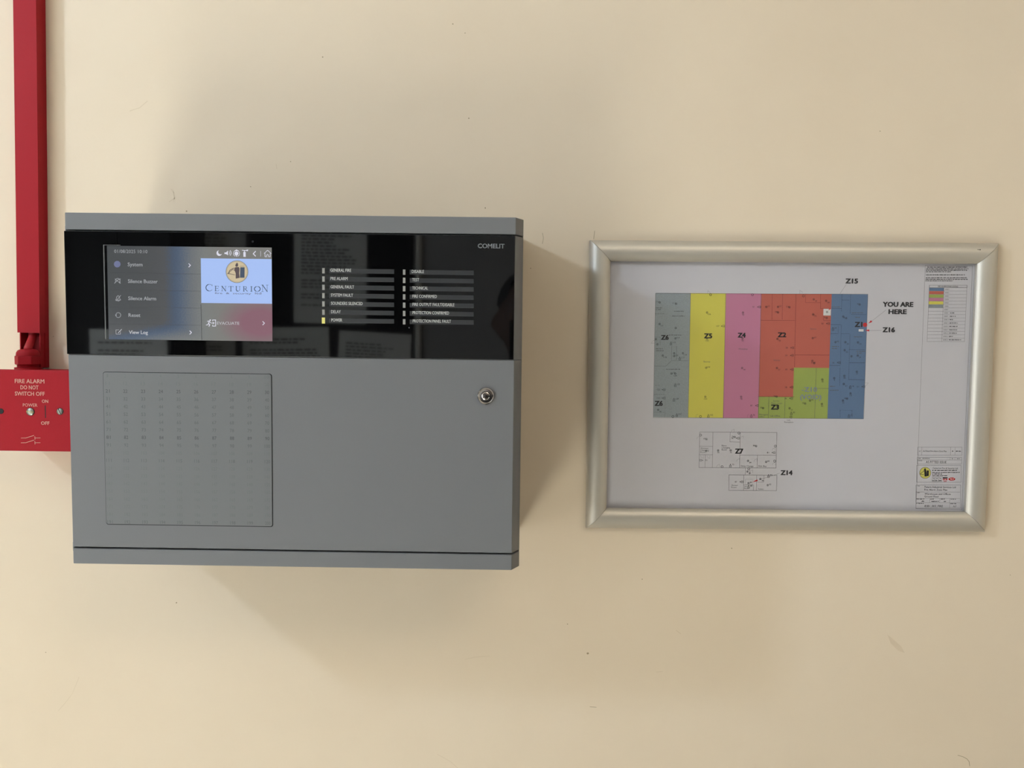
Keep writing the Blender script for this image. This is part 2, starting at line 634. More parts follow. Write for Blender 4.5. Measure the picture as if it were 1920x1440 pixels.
glass = box('display_glass', -PW / 2 - 0.0008, PW / 2 - 0.0006, -PD - 0.0009, -PD + 0.0005, V_GLASS + 0.0004, V_CAP - HG - 0.0002, M_GLASS, panel, 0.0003)
GD = PD + 0.0009


def gm(px, py):
    p = at(px, py, GD)
    return (p.x - PO.x, p.z - PO.z)


# screen (emissive grey ground with a blue bend and a rose corner)
sa, sb = gm(200.5, 461.5), gm(510.8, 639.5)
SU0, SU1, SV1, SV0 = sa[0], sb[0], (gm(201, 461)[1] + gm(509, 464)[1]) / 2, (gm(203, 636)[1] + gm(511, 640)[1]) / 2


def screen_material():
    m = bpy.data.materials.new('screen_tints')
    m.use_nodes = True
    nt = m.node_tree
    b = nt.nodes['Principled BSDF']
    b.inputs['Base Color'].default_value = (0.012, 0.012, 0.012, 1)
    b.inputs['Roughness'].default_value = 0.3
    tc = nt.nodes.new('ShaderNodeTexCoord')
    sx = nt.nodes.new('ShaderNodeSeparateXYZ')
    nt.links.new(tc.outputs['Object'], sx.inputs[0])

    def math_(op, a, b_=None, c_=None):
        n = nt.nodes.new('ShaderNodeMath')
        n.operation = op
        for i, x in enumerate((a, b_, c_)):
            if x is None:
                continue
            if isinstance(x, (int, float)):
                n.inputs[i].default_value = x
            else:
                nt.links.new(x, n.inputs[i])
        return n.outputs[0]
    u = math_('DIVIDE', math_('SUBTRACT', sx.outputs[0], SU0), SU1 - SU0)
    v = math_('DIVIDE', math_('SUBTRACT', SV1, sx.outputs[2]), SV1 - SV0)
    a = math_('SUBTRACT', u, 0.435)
    bb = math_('SUBTRACT', v, math_('SUBTRACT', 1.03, math_('MULTIPLY', u, 0.36)))
    d = math_('SMOOTH_MAX', a, bb, 0.08)
    nz = nt.nodes.new('ShaderNodeTexNoise')
    nz.inputs['Scale'].default_value = 900
    nt.links.new(tc.outputs['Object'], nz.inputs['Vector'])
    d = math_('ADD', d, math_('MULTIPLY', math_('SUBTRACT', nz.outputs['Fac'], 0.5), 0.10))
    mr = nt.nodes.new('ShaderNodeMapRange')
    mr.inputs['From Min'].default_value = -0.45
    mr.inputs['From Max'].default_value = 0.25
    nt.links.new(d, mr.inputs['Value'])
    rp = nt.nodes.new('ShaderNodeValToRGB')
    els = rp.color_ramp.elements
    stops = [(0.0, (46, 49, 52)), (0.30, (58, 60, 63)), (0.52, (68, 69, 72)), (0.60, (60, 76, 100)), (0.65, (70, 86, 108)),
             (0.76, (104, 108, 112)), (0.86, (118, 121, 119)), (1.0, (122, 121, 117))]
    while len(els) < len(stops):
        els.new(0.5)
    for e, (p, c) in zip(els, stops):
        e.position = p
        e.color = rgb(*c)
    nt.links.new(mr.outputs[0], rp.inputs[0])
    # rose tint towards the lower right
    du = math_('DIVIDE', math_('SUBTRACT', u, 0.93), 0.27)
    dv = math_('DIVIDE', math_('SUBTRACT', v, 0.80), 0.30)
    rr = math_('SUBTRACT', 1.0, math_('SQRT', math_('ADD', math_('MULTIPLY', du, du), math_('MULTIPLY', dv, dv))))
    rr = math_('MULTIPLY', math_('MAXIMUM', rr, 0.0), math_('GREATER_THAN', v, 0.5))
    k = nt.nodes.new('ShaderNodeMix')
    k.data_type = 'RGBA'
    k.clamp_factor = True
    nt.links.new(math_('MULTIPLY', rr, 1.7), k.inputs['Factor'])
    nt.links.new(rp.outputs[0], k.inputs['A'])
    k.inputs['B'].default_value = rgb(134, 92, 106)
    nt.links.new(k.outputs['Result'], b.inputs['Emission Color'])
    b.inputs['Emission Strength'].default_value = 0.92
    m.cycles.emission_sampling = 'NONE'
    return m


pr = Print(gm)
pr.quad(SU0, SV0, SU1, SV1)
screen = pr.build('touch_screen', screen_material(), panel, GD, 0.00012)
screen['label'] = 'lit touch screen with a menu and a pale blue logo tile'
SD = GD + 0.00012
pr = Print(gm)
pr.quad(SU0 - 0.0034, SV0, SU0 - 0.0024, SV1 + 0.0004)
pr.quad(SU0 - 0.0034, SV1 + 0.0004, SU0 + 0.012, SV1 + 0.0009)
pr.build('screen_edge', mat('screen_edge_strip', rgb(96, 96, 96), 0.3, var=0.0), panel, GD + 0.00005)

G_TXT = glow('screen_print_white', rgb(222, 222, 236), 0.95)
G_TXTD = glow('screen_print_grey', rgb(152, 155, 158), 0.95)
G_TXTM = glow('screen_print_pale', rgb(188, 190, 194), 0.95)
G_TILE = glow('screen_logo_tile', rgb(166, 192, 244), 0.97)
G_DK = glow('screen_logo_ink', rgb(70, 84, 104), 0.9)
G_TAN = glow('screen_logo_tan', rgb(206, 190, 156), 0.95)
G_BRN = glow('screen_logo_brown', rgb(92, 80, 82), 0.9)
G_BLUE = glow('screen_icon_blue', rgb(104, 110, 146), 0.95)
G_LINE = glow('screen_divider', rgb(64, 66, 68), 0.95)

pr = Print(gm)
for y0 in (513, 545, 577, 609):
    pr.line([(206, y0 - 1.5), (376, y0 + 1)], 0.35)
pr.line([(377, 571), (378.5, 637)], 0.8)
pr.build('menu_dividers', G_LINE, screen, SD + 0.00004)['kind'] = 'stuff'
def scr(name, m, h=0.00006):
    pr = Print(gm)
    SCR.append((pr, name, m, h))
    return pr


SCR = []
for t_, x0_, x1_, y0_, y1_, b_ in (('01/08/2025 10:10', 214.5, 276.5, 468.3, 474.6, 0.0), ('System', 239.5, 267.5, 492.5, 499.2, 0.02), ('Silence Buzzer', 240, 296, 524.2, 530.8, 0.02),
                                   ('Silence Alarm', 240.5, 293, 556.2, 562.8, 0.02), ('Reset', 241, 263.5, 587.6, 594.2, 0.02)):
    scr('menu_lettering', G_TXTD).text(t_, x0_, x1_, y0_, y1_, b_)
scr('buzzer_icon', G_TXTD).line([(215, 531), (221, 525), (226, 523)], 0.9).ring(221, 526.5, 4.5, 0.8, 12, 150, 400).line([(216, 523), (225, 531)], 0.8).line([(224, 528), (226, 531)], 0.9)
scr('bell_icon', G_TXTD).line([(217, 562.5), (218.5, 560), (219, 556.5), (221.5, 554.3), (224, 556.5), (224.8, 560), (226.5, 562.5), (217, 562.5)], 0.8).line([(218, 564), (226.5, 554)], 0.8).line([(220, 563.8), (222.5, 564.6), (224, 563.8)], 0.8)
scr('reset_icon', G_TXTD).ring(222, 590.8, 4.6, 0.8, 18, 200, 540).poly([(215.8, 590), (219.6, 590), (217.6, 593)])
scr('menu_lettering', G_TXTM).text('View Log', 242, 277.5, 619.8, 626.2, 0.015)
scr('log_icon', G_TXTM).line([(217.5, 618.5), (223, 618.5)], 0.5).line([(217.5, 618.5), (218, 626.5), (226, 626.5), (226, 622)], 0.5).line([(222, 624), (228, 617.6)], 0.9)
scr('evacuate_lettering', G_TXTM).text('EVACUATE', 407, 449, 603.4, 608.8, 0.01)
scr('system_icon', G_BLUE, 0.00004).disc(220, 495.3, 6.2, 18)
for x, y in ((356, 497.5), (358, 623.5), (494.8, 606)):
    scr('arrow_icon', G_TXT).line([(x - 1.8, y - 3), (x + 1.2, y), (x - 1.8, y + 3)], 1.0)
scr('moon_icon', G_TXT).poly([(411.2 + 5.2 * math.cos(math.radians(a)), 474.6 + 5.2 * math.sin(math.radians(a))) for a in range(255, 14, -20)]
                             + [(413.6 + 4.4 * math.cos(math.radians(a)), 472.6 + 4.4 * math.sin(math.radians(a))) for a in range(48, 245, 20)])
scr('speaker_icon', G_TXT).poly([(421, 473.4), (424, 473.4), (427.6, 469.8), (427.6, 478.8), (424, 476.4), (421, 476.4)]).ring(428, 474.3, 3.0, 0.7, 8, -50, 50).ring(428, 474.3, 5.6, 0.8, 10, -52, 52)
scr('sounder_icon', G_TXT).disc(443.5, 475.3, 3.8, 14).ring(443.5, 475.3, 5.8, 0.7, 20, 120, 420).poly([(439, 470.6), (443.7, 467.8), (448.5, 470.6)]).poly([(442, 479.6), (445.4, 479.6), (443.8, 481.6)])
scr('extinguisher_icon', G_TXT).rect(456.4, 472.5, 460.8, 481.6).line([(454.5, 469.2), (460, 469.8), (465, 468.6)], 0.9).poly([(459, 469.8), (465, 468.2), (465, 471)]).rect(457.8, 470, 459.2, 473)
scr('back_icon', G_TXT).line([(479, 471.6), (475, 475.8), (479, 480)], 1.3)
scr('status_divider', G_TXT).line([(488.8, 471), (488.8, 480.8)], 0.45)
scr('home_icon', G_TXT).line([(495.4, 475.2), (501.8, 469.2), (508.4, 475.2)], 0.7).line([(497, 475), (497, 481.4), (500, 481.4), (500, 478.4), (501.8, 477), (503.6, 478.4), (503.6, 481.4), (506.8, 481.4), (506.8, 475)], 0.7)
scr('exit_icon', G_TXT).disc(394.2, 600.4, 1.5, 10).line([(389, 602.6), (391.5, 601.8), (394, 604), (396.5, 606)], 0.9).line([(392.4, 602.6), (391.2, 606.4), (393.4, 608.8), (392.2, 611.6)], 1.2).line([(391.2, 606.4), (389.6, 609), (387, 609.4)], 0.9).line([(398.8, 600), (404.4, 600), (404.4, 611.4), (398.8, 611.4)], 1.0).line([(398.2, 605.6), (402, 605.6)], 0.8).poly([(398, 605.6), (400.6, 603.4), (400.6, 607.8)]).line([(398.8, 600), (398.8, 602)], 0.8).line([(398.8, 611.4), (398.8, 609.4)], 0.8)
for pr, nm, mm, h_ in SCR:
    pr.build(nm, mm, screen, SD + h_)
# logo tile
tile = Print(gm).rect(376.6, 484.3, 510.0, 569.6).build('logo_tile', G_TILE, screen, SD, 0.00004)
Print(gm).disc(444.6, 509.5, 20.4, 40).build('logo_disc', G_TAN, screen, SD + 0.00008)
pr = Print(gm)
pr.ring(444.6, 509.5, 20.7, 0.55, 40).ring(444.6, 509.5, 19.2, 0.25, 40)
pr.build('logo_ring', G_DK, screen, SD + 0.00012)
Print(gm).poly([(450.6, 501.2), (458.9, 501.2), (458.7, 520.8), (450.0, 520.8)]).build('logo_shield', G_DK, screen, SD + 0.00012)
pr = Print(gm)
# CENTURION in drawn roman capitals (thick and thin strokes with serifs)
def serif(pr, x0, x1, y0, y1, ch):
    W, H = x1 - x0, y1 - y0
    X = lambda a: x0 + a * W
    Y = lambda a: y1 - a * H
    th, tn, sf = 1.15, 0.5, 0.42

    def L(pts, w):
        pr.line([(X(a), Y(b)) for a, b in pts], w)

    def S(a, b, e=0.16):
        pr.line([(X(a - e), Y(b)), (X(a + e), Y(b))], sf)
    if ch == 'C':
        pr.line([(X(0.5 + 0.5 * math.cos(math.radians(t))), Y(0.5 + 0.5 * math.sin(math.radians(t)))) for t in range(40, 110, 10)], tn)
        pr.line([(X(0.5 + 0.5 * math.cos(math.radians(t))), Y(0.5 + 0.5 * math.sin(math.radians(t)))) for t in range(110, 255, 12)], th)
        pr.line([(X(0.5 + 0.5 * math.cos(math.radians(t))), Y(0.5 + 0.5 * math.sin(math.radians(t)))) for t in range(250, 325, 10)], tn)
        L([(0.9, 0.98), (0.9, 0.74)], sf)
    if ch == 'O':
        for k in range(24):
            t0, t1 = k * 15, k * 15 + 15
            w = th if (abs(math.cos(math.radians(t0 + 7))) > 0.6) else tn
            pr.line([(X(0.5 + 0.5 * math.cos(math.radians(t))), Y(0.5 + 0.5 * math.sin(math.radians(t)))) for t in (t0, t1)], w)
    if ch == 'E':
        L([(0.25, 0), (0.25, 1)], th); L([(0.05, 1), (0.95, 1), (0.95, 0.8)], sf); L([(0.05, 0), (0.95, 0), (1.0, 0.22)], sf)
        L([(0.25, 0.52), (0.8, 0.52)], sf); L([(0.8, 0.62), (0.8, 0.42)], sf)
    if ch == 'N':
        L([(0.15, 0), (0.15, 1)], tn); L([(0.15, 1), (0.85, 0)], th); L([(0.85, 0), (0.85, 1)], tn)
        S(0.12, 1); S(0.15, 0); S(0.86, 1)
    if ch == 'T':
        L([(0.5, 0), (0.5, 1)], th); L([(0, 0.82), (0, 1), (1, 1), (1, 0.82)], sf); S(0.5, 0, 0.22)
    if ch == 'U':
        L([(0.18, 1), (0.18, 0.3), (0.3, 0.05), (0.5, 0)], th); L([(0.5, 0), (0.72, 0.05), (0.84, 0.3), (0.84, 1)], tn); S(0.18, 1); S(0.84, 1)
    if ch == 'R':
        L([(0.2, 0), (0.2, 1)], th); L([(0.2, 1), (0.6, 1)], sf); L([(0.6, 1), (0.74, 0.88), (0.74, 0.64), (0.6, 0.5)], 0.8); L([(0.6, 0.5), (0.2, 0.5)], sf)
        L([(0.45, 0.5), (0.92, 0.0)], 0.9); S(0.2, 0); S(0.12, 1, 0.1); S(0.94, 0, 0.08)
    if ch == 'I':
        L([(0.5, 0), (0.5, 1)], th); S(0.5, 1, 0.5); S(0.5, 0, 0.5)


for ch, x0, x1, yt, yb in (('C', 386.4, 399.4, 533.2, 545.6), ('E', 402.4, 410.4, 536.6, 545.4), ('N', 415.2, 424.6, 536.8, 545.6),
                           ('T', 428.6, 437.6, 537.2, 545.8), ('U', 441.6, 451, 537.2, 546), ('R', 455.6, 464.4, 537.4, 546),
                           ('I', 469.8, 473.4, 537.4, 546.2), ('O', 477.2, 488, 537.2, 546.4), ('N', 490.4, 503, 534.4, 546.6)):
    serif(pr, x0, x1, yt, yb, ch)
pr.build('logo_lettering', G_DK, screen, SD + 0.00012)
pr = Print(gm)
pr.text('fire  &  security', 403, 471, 548.6, 551.6).text('ltd', 478.5, 490, 548.2, 551.8)
pr.build('logo_subline', G_BRN, screen, SD + 0.00012)
pr = Print(gm)
pr.poly([(442.6, 494.8), (444.6, 492.2), (446.4, 494.6), (446.8, 498), (445.4, 500), (442.2, 500.2), (441.2, 497.4)])
pr.poly([(441.6, 501), (448, 500.6), (449.4, 504), (448.6, 512), (449.6, 521), (442.2, 522.4), (442, 512), (439.4, 506)])
pr.line([(441.8, 502.4), (437, 503.4), (431, 507), (428.4, 512.4)], 1.0).line([(441, 507), (436.4, 505.4), (431.4, 509.4), (429.2, 513)], 0.7)
pr.line([(426.8, 513), (432, 513.6), (440, 515.4)], 0.8).line([(450, 499.4), (458, 499.2)], 0.5)
pr.build('logo_figure', G_BRN, screen, SD + 0.00014)

# indicators and their strips
LEFT = [('GENERAL FIRE', 619.5, 658.5), ('PRE ALARM', 619.8, 651.8), ('GENERAL FAULT', 620, 664), ('SYSTEM FAULT', 620.6, 662),
        ('SOUNDERS SILENCED', 620.8, 680), ('DELAY', 621, 639), ('POWER', 621.4, 641.6)]
RGHT = [('DISABLE', 772.2, 795), ('TEST', 773, 786), ('TECHNICAL', 773, 802.4), ('FIRE CONFIRMED', 773.4, 819.2),
        ('FIRE OUTPUT FAULT/DISABLE', 773.6, 852), ('PROTECTION CONFIRMED', 773.6, 842), ('PROTECTION PANEL FAULT', 774, 845.6)]
for rows, lx, sx0, sx1, y0, pitch, dy in ((LEFT, 606.5, 617.0, 739.0, 508.6, 15.55, 0.0), (RGHT, 757.8, 768.2, 888.2, 511.0, 15.5, 0.0)):
    for k, (s, tx0, tx1) in enumerate(rows):
        yc = y0 + k * pitch
        yl = yc - (0.9 if rows is LEFT else 0.7)
        lit = s == 'POWER'
        g = 0.6 if lit else 0.0
        o = Print(gm).rect(lx - 2.3 - g, yl - 5.0 - g, lx + 2.3 + g, yl + 5.0 + g).build('indicator_light', M_LEDON if lit else M_LEDOFF, panel, GD, 0.0003)
        if lit:
            o['label'] = 'lit yellow power indicator'
        st = Print(gm).rect(sx0, yc - 5.0, sx1, yc + 5.0).build('label_strip', M_STRIP, panel, GD, 0.00015)
        Print(gm).text(s, tx0, tx1, yc - 4.7, yc + 1.0, 0.006).build('strip_lettering', M_STRIPTXT, st, GD + 0.0002)
Print(gm).text('COMELIT', 895.6, 946.2, 457.2, 465.4, 0.03).build('brand_lettering', M_BRAND, panel, GD + 0.0001)
Print(gm).disc(474, 453, 2.2).build('sensor_hole', mat('sensor_lens', rgb(30, 30, 34), 0.3, var=0), panel, GD + 0.0001)
Print(gm).disc(767, 614.5, 1.0).build('pin_hole', M_BRAND, panel, GD + 0.0001)


# number plate on the door
def rounded(u0, v0, u1, v1, r, n=5):
    pts = []
    for cx_, cy_, a in ((u1 - r, v1 - r, 0), (u0 + r, v1 - r, 90), (u0 + r, v0 + r, 180), (u1 - r, v0 + r, 270)):
        for i in range(n + 1):
            t = math.radians(a + 90 * i / n)
            pts.append((cx_ + r * math.cos(t), cy_ + r * math.sin(t)))
    return pts


nu0, nu1 = (pm(193.8, 700)[0] + pm(198.5, 983)[0]) / 2, (pm(510.2, 702)[0] + pm(512.2, 987)[0]) / 2
nv1, nv0 = pv(697.5, 195, 700.5, 509), pv(983.5, 200, 988, 511)
bm = bmesh.new()
add_prism(bm, rounded(nu0, nv0, nu1, nv1, 0.0022), 'Y', -PD - 0.00012, -PD + 0.0002)
from_bm('plate_gap', bm, M_GAP, panel)
bm = bmesh.new()
e = 0.00045
add_prism(bm, rounded(nu0 + e, nv0 + e * 1.5, nu1 - e * 1.7, nv1 - e, 0.0019), 'Y', -PD - 0.0005, -PD + 0.0002)
plate = from_bm('number_plate', bm, M_NUMPLATE, panel)
ND = PD + 0.0006
strong = {0: 2, 1: 2, 2: 0, 3: 1, 4: 1, 5: 1, 6: 1, 7: 1, 8: 0, 9: 1, 10: 2, 11: 1, 12: 2, 13: 2, 14: 2, 15: 2, 16: 2, 17: 2, 18: 2, 19: 1}
for r_ in range(20):
    pr = Print(pm)
    for c in range(10):
        n = r_ * 10 + c + 1
        x = 202.0 + c * 33.2 + (r_ / 19.0) * (5.0 - 0.35 * c)
        y = 704.2 + r_ * 14.42 + c * 0.28
        hw_ = (1.5, 3.9, 5.0)[len(str(n)) - 1]
        pr.text(str(n), x - hw_, x + hw_, y - 3.1, y + 3.1, 0.0)
    pr.build('number_row', M_NUM[strong[r_]], plate, ND)

# key lock
lc = pm(911, 742.3)
lk = lathe('key_lock', [(0.0078, -0.0005), (0.0078, 0.0008), (0.0074, 0.0016), (0.0066, 0.0018), (0.0060, 0.0013), (0.0045, 0.0014)],
           (lc[0], -PD, lc[1]), M_CHROME, panel, 'Y', 40)
lk['label'] = 'round chrome key lock'
lathe('lock_barrel', [(0.0043, 0.0012), (0.0043, 0.00145)], (lc[0], -PD, lc[1]), M_GAP, lk, 'Y', 28)
lathe('lock_ring', [(0.0036, 0.0012), (0.0036, 0.0022), (0.0031, 0.0024), (0.0027, 0.0021)], (lc[0], -PD, lc[1]), M_CHROME, lk, 'Y', 28)
lathe('lock_core', [(0.0025, 0.0012), (0.0025, 0.0025), (0.0021, 0.0027)], (lc[0], -PD, lc[1]), M_CHROMED, lk, 'Y', 24)
box('key_notch', lc[0] + 0.0018, lc[0] + 0.0042, -PD - 0.0028, -PD - 0.0016, lc[1] - 0.0006, lc[1] + 0.0007, M_GAP, lk)

# ------------------------------------------------------------------ silver frame with the zone plan
FWD_W, FH, FA = 0.43579, 0.31326, 0.00414
FO = Vector((0.29306, 0.0, Z0 - 0.05221))
frame = thing('snap_frame', FO, 'silver aluminium snap frame with mitred corners on the cream wall', 'picture frame', (0, -FA, 0))
RW = 0.0222
PROF = [(0.0, 0.0), (0.0, 0.0050), (0.02, 0.0064), (0.07, 0.0080), (0.15, 0.0096), (0.25, 0.0109), (0.36, 0.0117), (0.46, 0.0120), (0.56, 0.0120),
        (0.66, 0.0117), (0.76, 0.0110), (0.85, 0.0099), (0.92, 0.0086), (0.97, 0.0073), (1.0, 0.0062), (1.0, 0.0028), (0.9, 0.0028), (0.9, 0.0)]


def rail(name, side):
    bm = bmesh.new()
    W2, H2 = FWD_W / 2, FH / 2
    g = 0.00022
    rings = []
    for end in (-1, 1):
        ring = []
        for t, h in PROF:
            i = t * RW
            if side in ('left', 'right'):
                s = -1 if side == 'left' else 1
                ring.append(bm.verts.new((s * (W2 - i), -h, end * (H2 - i - g))))
            else:
                s = 1 if side == 'top' else -1
                ring.append(bm.verts.new((end * (W2 - i - g), -h, s * (H2 - i))))
        rings.append(ring)
    n = len(PROF)
    for k in range(n):
        bm.faces.new((rings[0][k], rings[0][(k + 1) % n], rings[1][(k + 1) % n], rings[1][k]))
    bm.faces.new(rings[0])
    bm.faces.new(rings[1][::-1])
    o = from_bm(name, bm, M_ALU, frame, True)
    o.modifiers.new('edge', 'EDGE_SPLIT').split_angle = math.radians(28)
    return o


for s in ('top', 'bottom', 'left', 'right'):
    rail('rail', s)
box('back_board', -FWD_W / 2 + 0.010, FWD_W / 2 - 0.010, -0.0018, -0.0002, -FH / 2 + 0.010, FH / 2 - 0.010, M_ALUD, frame)
IW, IH = FWD_W / 2 - RW, FH / 2 - RW
m2 = M_PANE.copy()
m2.name = 'clear_cover_film'
for n_ in m2.node_tree.nodes:
    if n_.type == 'BSDF_TRANSPARENT':
        n_.inputs[0].default_value = (0.97, 0.97, 0.98, 1)
    if n_.type == 'BSDF_GLOSSY':
        n_.inputs['Roughness'].default_value = 0.22
box('cover_sheet', -IW - 0.0015, IW + 0.0015, -0.0027, -0.0025, -IH - 0.0015, IH + 0.0015, m2, frame)


def fxy(px, py):
    p = at(px, py, 0.012)
    x, z = p.x - FO.x, p.z - FO.z
    return (x, z)


Print(fxy).line([(1834, 469.5), (1837, 469.7)], 0.8).disc(1838.8, 469.8, 1.1).build('rail_mark', M_GAP, frame, 0.0121)

plan = thing('fire_zone_plan', FO, 'printed fire alarm zone plan with coloured zones held in the silver frame', 'floor plan', (0, -FA, 0))
QD = 0.0020
ca, sa_ = math.cos(FA), math.sin(FA)


def fm(px, py):
    p = at(px, py, QD)
    x, z = p.x - FO.x, p.z - FO.z
    return (ca * x + sa_ * z, -sa_ * x + ca * z)


box('paper', -IW - 0.002, IW + 0.002, -QD, -QD + 0.00018, -IH - 0.002, IH + 0.002, M_PAPER, plan)


def avg(a, b, w=0.5):
    return a * (1 - w) + b * w


# the long hall is a regular grid in the sheet's own plane: take its corners, work in fractions
HU0 = avg(fm(1229, 551)[0], fm(1224.8, 783)[0])
HU1 = avg(fm(1627, 551)[0], fm(1619.5, 785)[0])
HV1 = avg(fm(1229, 550)[1], fm(1627, 551)[1])
HV0 = avg(fm(1225, 783)[1], fm(1619, 785)[1])


def hall(x, y):
    """pixel in the hall drawing -> sheet position, straightened"""
    return fm(x, y)


def zone(name, m, x0, y0, x1, y1, label):
    a, b = fm(x0, y0), fm(x1, y1)
    u0, u1, v1, v0 = a[0], b[0], a[1], b[1]
    u0, u1 = max(u0, HU0 - 0.001), min(u1, HU1 + 0.001)
    o = Print(fm).quad(u0, v0, u1, v1).build(name, m, plan, QD + 0.00005)
    o['label'] = label
    return o


def ux(x_top, x_bot):
    return avg(fm(x_top, 551)[0], fm(x_bot, 784)[0])


UA, UB, UC, UD_, UE = ux(1294.6, 1290.4), ux(1360.6, 1356.2), ux(1427.2, 1421.6), avg(fm(1491, 600)[0], fm(1489, 690)[0]), ux(1558.6, 1552.2)
VG1, VG2 = fm(1455, 743.5)[1], fm(1521, 689.6)[1]


def zq(name, m, rects, label):
    pr = Print(fm)
    for r_ in rects:
        pr.quad(*r_)
    o = pr.build(name, m, plan, QD + 0.00005)
    o['label'] = label


zq('zone_block', Z_GREY, [(HU0, HV0, UA, HV1)], 'speckled grey zone block marked Z6')
zq('zone_block', Z_YEL, [(UA, HV0, UB, HV1)], 'yellow zone block marked Z5')
zq('zone_block', Z_PINK, [(UB, HV0, UC, HV1)], 'pink zone block marked Z4')
zq('zone_block', Z_RED, [(UC, VG1, UD_, HV1), (UD_, VG2, UE, HV1)], 'red zone block marked Z2')
zq('zone_block', Z_GRN, [(UC, HV0, UD_, VG1), (UD_, HV0, UE, VG2)], 'green zone block marked Z3')
zq('zone_block', Z_BLU, [(UE, HV0, HU1, HV1)], 'blue zone block marked Z1')
L1 = QD + 0.0001
Print(fm).rect(1544, 579, 1557.4, 591.6).build('white_cell', Z_WHT, plan, L1)
Print(fm).rect(1610, 617.2, 1619, 621.6).build('white_cell', Z_WHT, plan, L1)

# thin building lines
pr = Print(fm)
pr.line([(1229, 550.4), (1627, 551.4), (1619.5, 785), (1224.8, 783.2), (1229, 550.4)], 0.5)
pr.line([(1294.6, 551), (1290.4, 783)], 0.5).line([(1360.6, 551), (1356.2, 783.6)], 0.6).line([(1427.2, 551), (1421.8, 784)], 0.6)
pr.line([(1441.8, 744), (1440.6, 784)], 0.5).line([(1472, 744), (1471, 784)], 0.5).line([(1530.4, 690), (1527.4, 784)], 0.5).line([(1529.6, 728), (1553.4, 728.4)], 0.5)
pr.line([(1327, 551), (1327, 544.6), (1331, 548), (1331.6, 551)], 0.3).line([(1499.6, 551), (1499.6, 544.4), (1505, 548)], 0.3)
pr.line([(1305, 783), (1305, 778), (1308.6, 777)], 0.3).line([(1401.6, 783), (1401.6, 778.4), (1404.6, 777)], 0.3).line([(1621, 718), (1628, 718), (1624, 723), (1621, 723)], 0.3)
pr.line([(1228, 643.2), (1221, 643.6), (1224, 639), (1228, 638)], 0.3)
pr.build('building_lines', M_INKG, plan, L1)['kind'] = 'stuff'
pr = Print(fm)
pr.dash((1448, 551.5), (1447.2, 600)).dash((1467.4, 551.5), (1466.6, 600)).dash((1427, 600.4), (1491, 600.8)).dash((1492.4, 552), (1489.6, 689), 0.7)
pr.line([(1510.6, 551.5), (1510.6, 567.4), (1538.4, 567.6)], 0.4).line([(1538.6, 551.5), (1538.4, 578.6), (1558, 578.8)], 0.4)
pr.line([(1490, 665.4), (1555, 665.8)], 0.6).line([(1544, 592), (1544, 601), (1557, 601)], 0.5).line([(1422, 743.6), (1489, 744)], 0.6)
pr.build('red_zone_lines', M_INKR, plan, L1)['kind'] = 'stuff'
pr = Print(fm)
pr.dash((1578.6, 552), (1577.6, 585)).dash((1560, 578.2), (1578.4, 578.6), 0.7, 3).dash((1579, 562.4), (1594, 562.6)).dash((1595, 552), (1594, 589))
pr.dash((1596, 589.4), (1625, 590), 0.6).dash((1558, 608.6), (1577, 608.8), 0.7, 3).line([(1577.4, 609), (1576.6, 640), (1576, 684)], 0.4).dash((1558, 625.4), (1571.6, 625.6), 0.7, 3)
pr.line([(1571.8, 611), (1571.6, 625.6)], 0.4).dash((1577, 625.6), (1594, 625.8)).line([(1593.8, 626), (1592.8, 655)], 0.4).dash((1592.6, 655.4), (1622.4, 655.6))
pr.dash((1592.4, 655), (1591.4, 711), 0.6).dash((1593, 680), (1622, 680.2), 0.9).line([(1555, 685), (1575, 685.2)], 0.7).dash((1575, 690), (1574, 724)).dash((1591, 711.6), (1621, 712.2), 0.8)
pr.dash((1575, 769), (1575, 784)).dash((1597.6, 769), (1597.4, 784)).dash((1575, 769), (1598, 769.4), 0.4)
pr.build('blue_zone_lines', M_INKB, plan, L1)['kind'] = 'stuff'
pr = Print(fm)
pr.dash((1228, 588.4), (1247, 588.6)).line([(1227.6, 632), (1238, 632.2), (1238, 647)], 0.35).line([(1268.6, 649), (1268.4, 675)], 0.5).line([(1259.6, 649), (1259, 676), (1291, 676.4)], 0.4)
pr.line([(1227, 686.4), (1248.4, 686.8), (1258.6, 677)], 0.45).dash((1228, 722.6), (1239, 722.6), 0.4).dash((1226.6, 739.4), (1247, 739.6)).dash((1226, 773), (1247, 773), 0.4).line([(1247.4, 740), (1246.6, 783)], 0.25)
pr.build('grey_zone_lines', M_INKG, plan, L1)['kind'] = 'stuff'

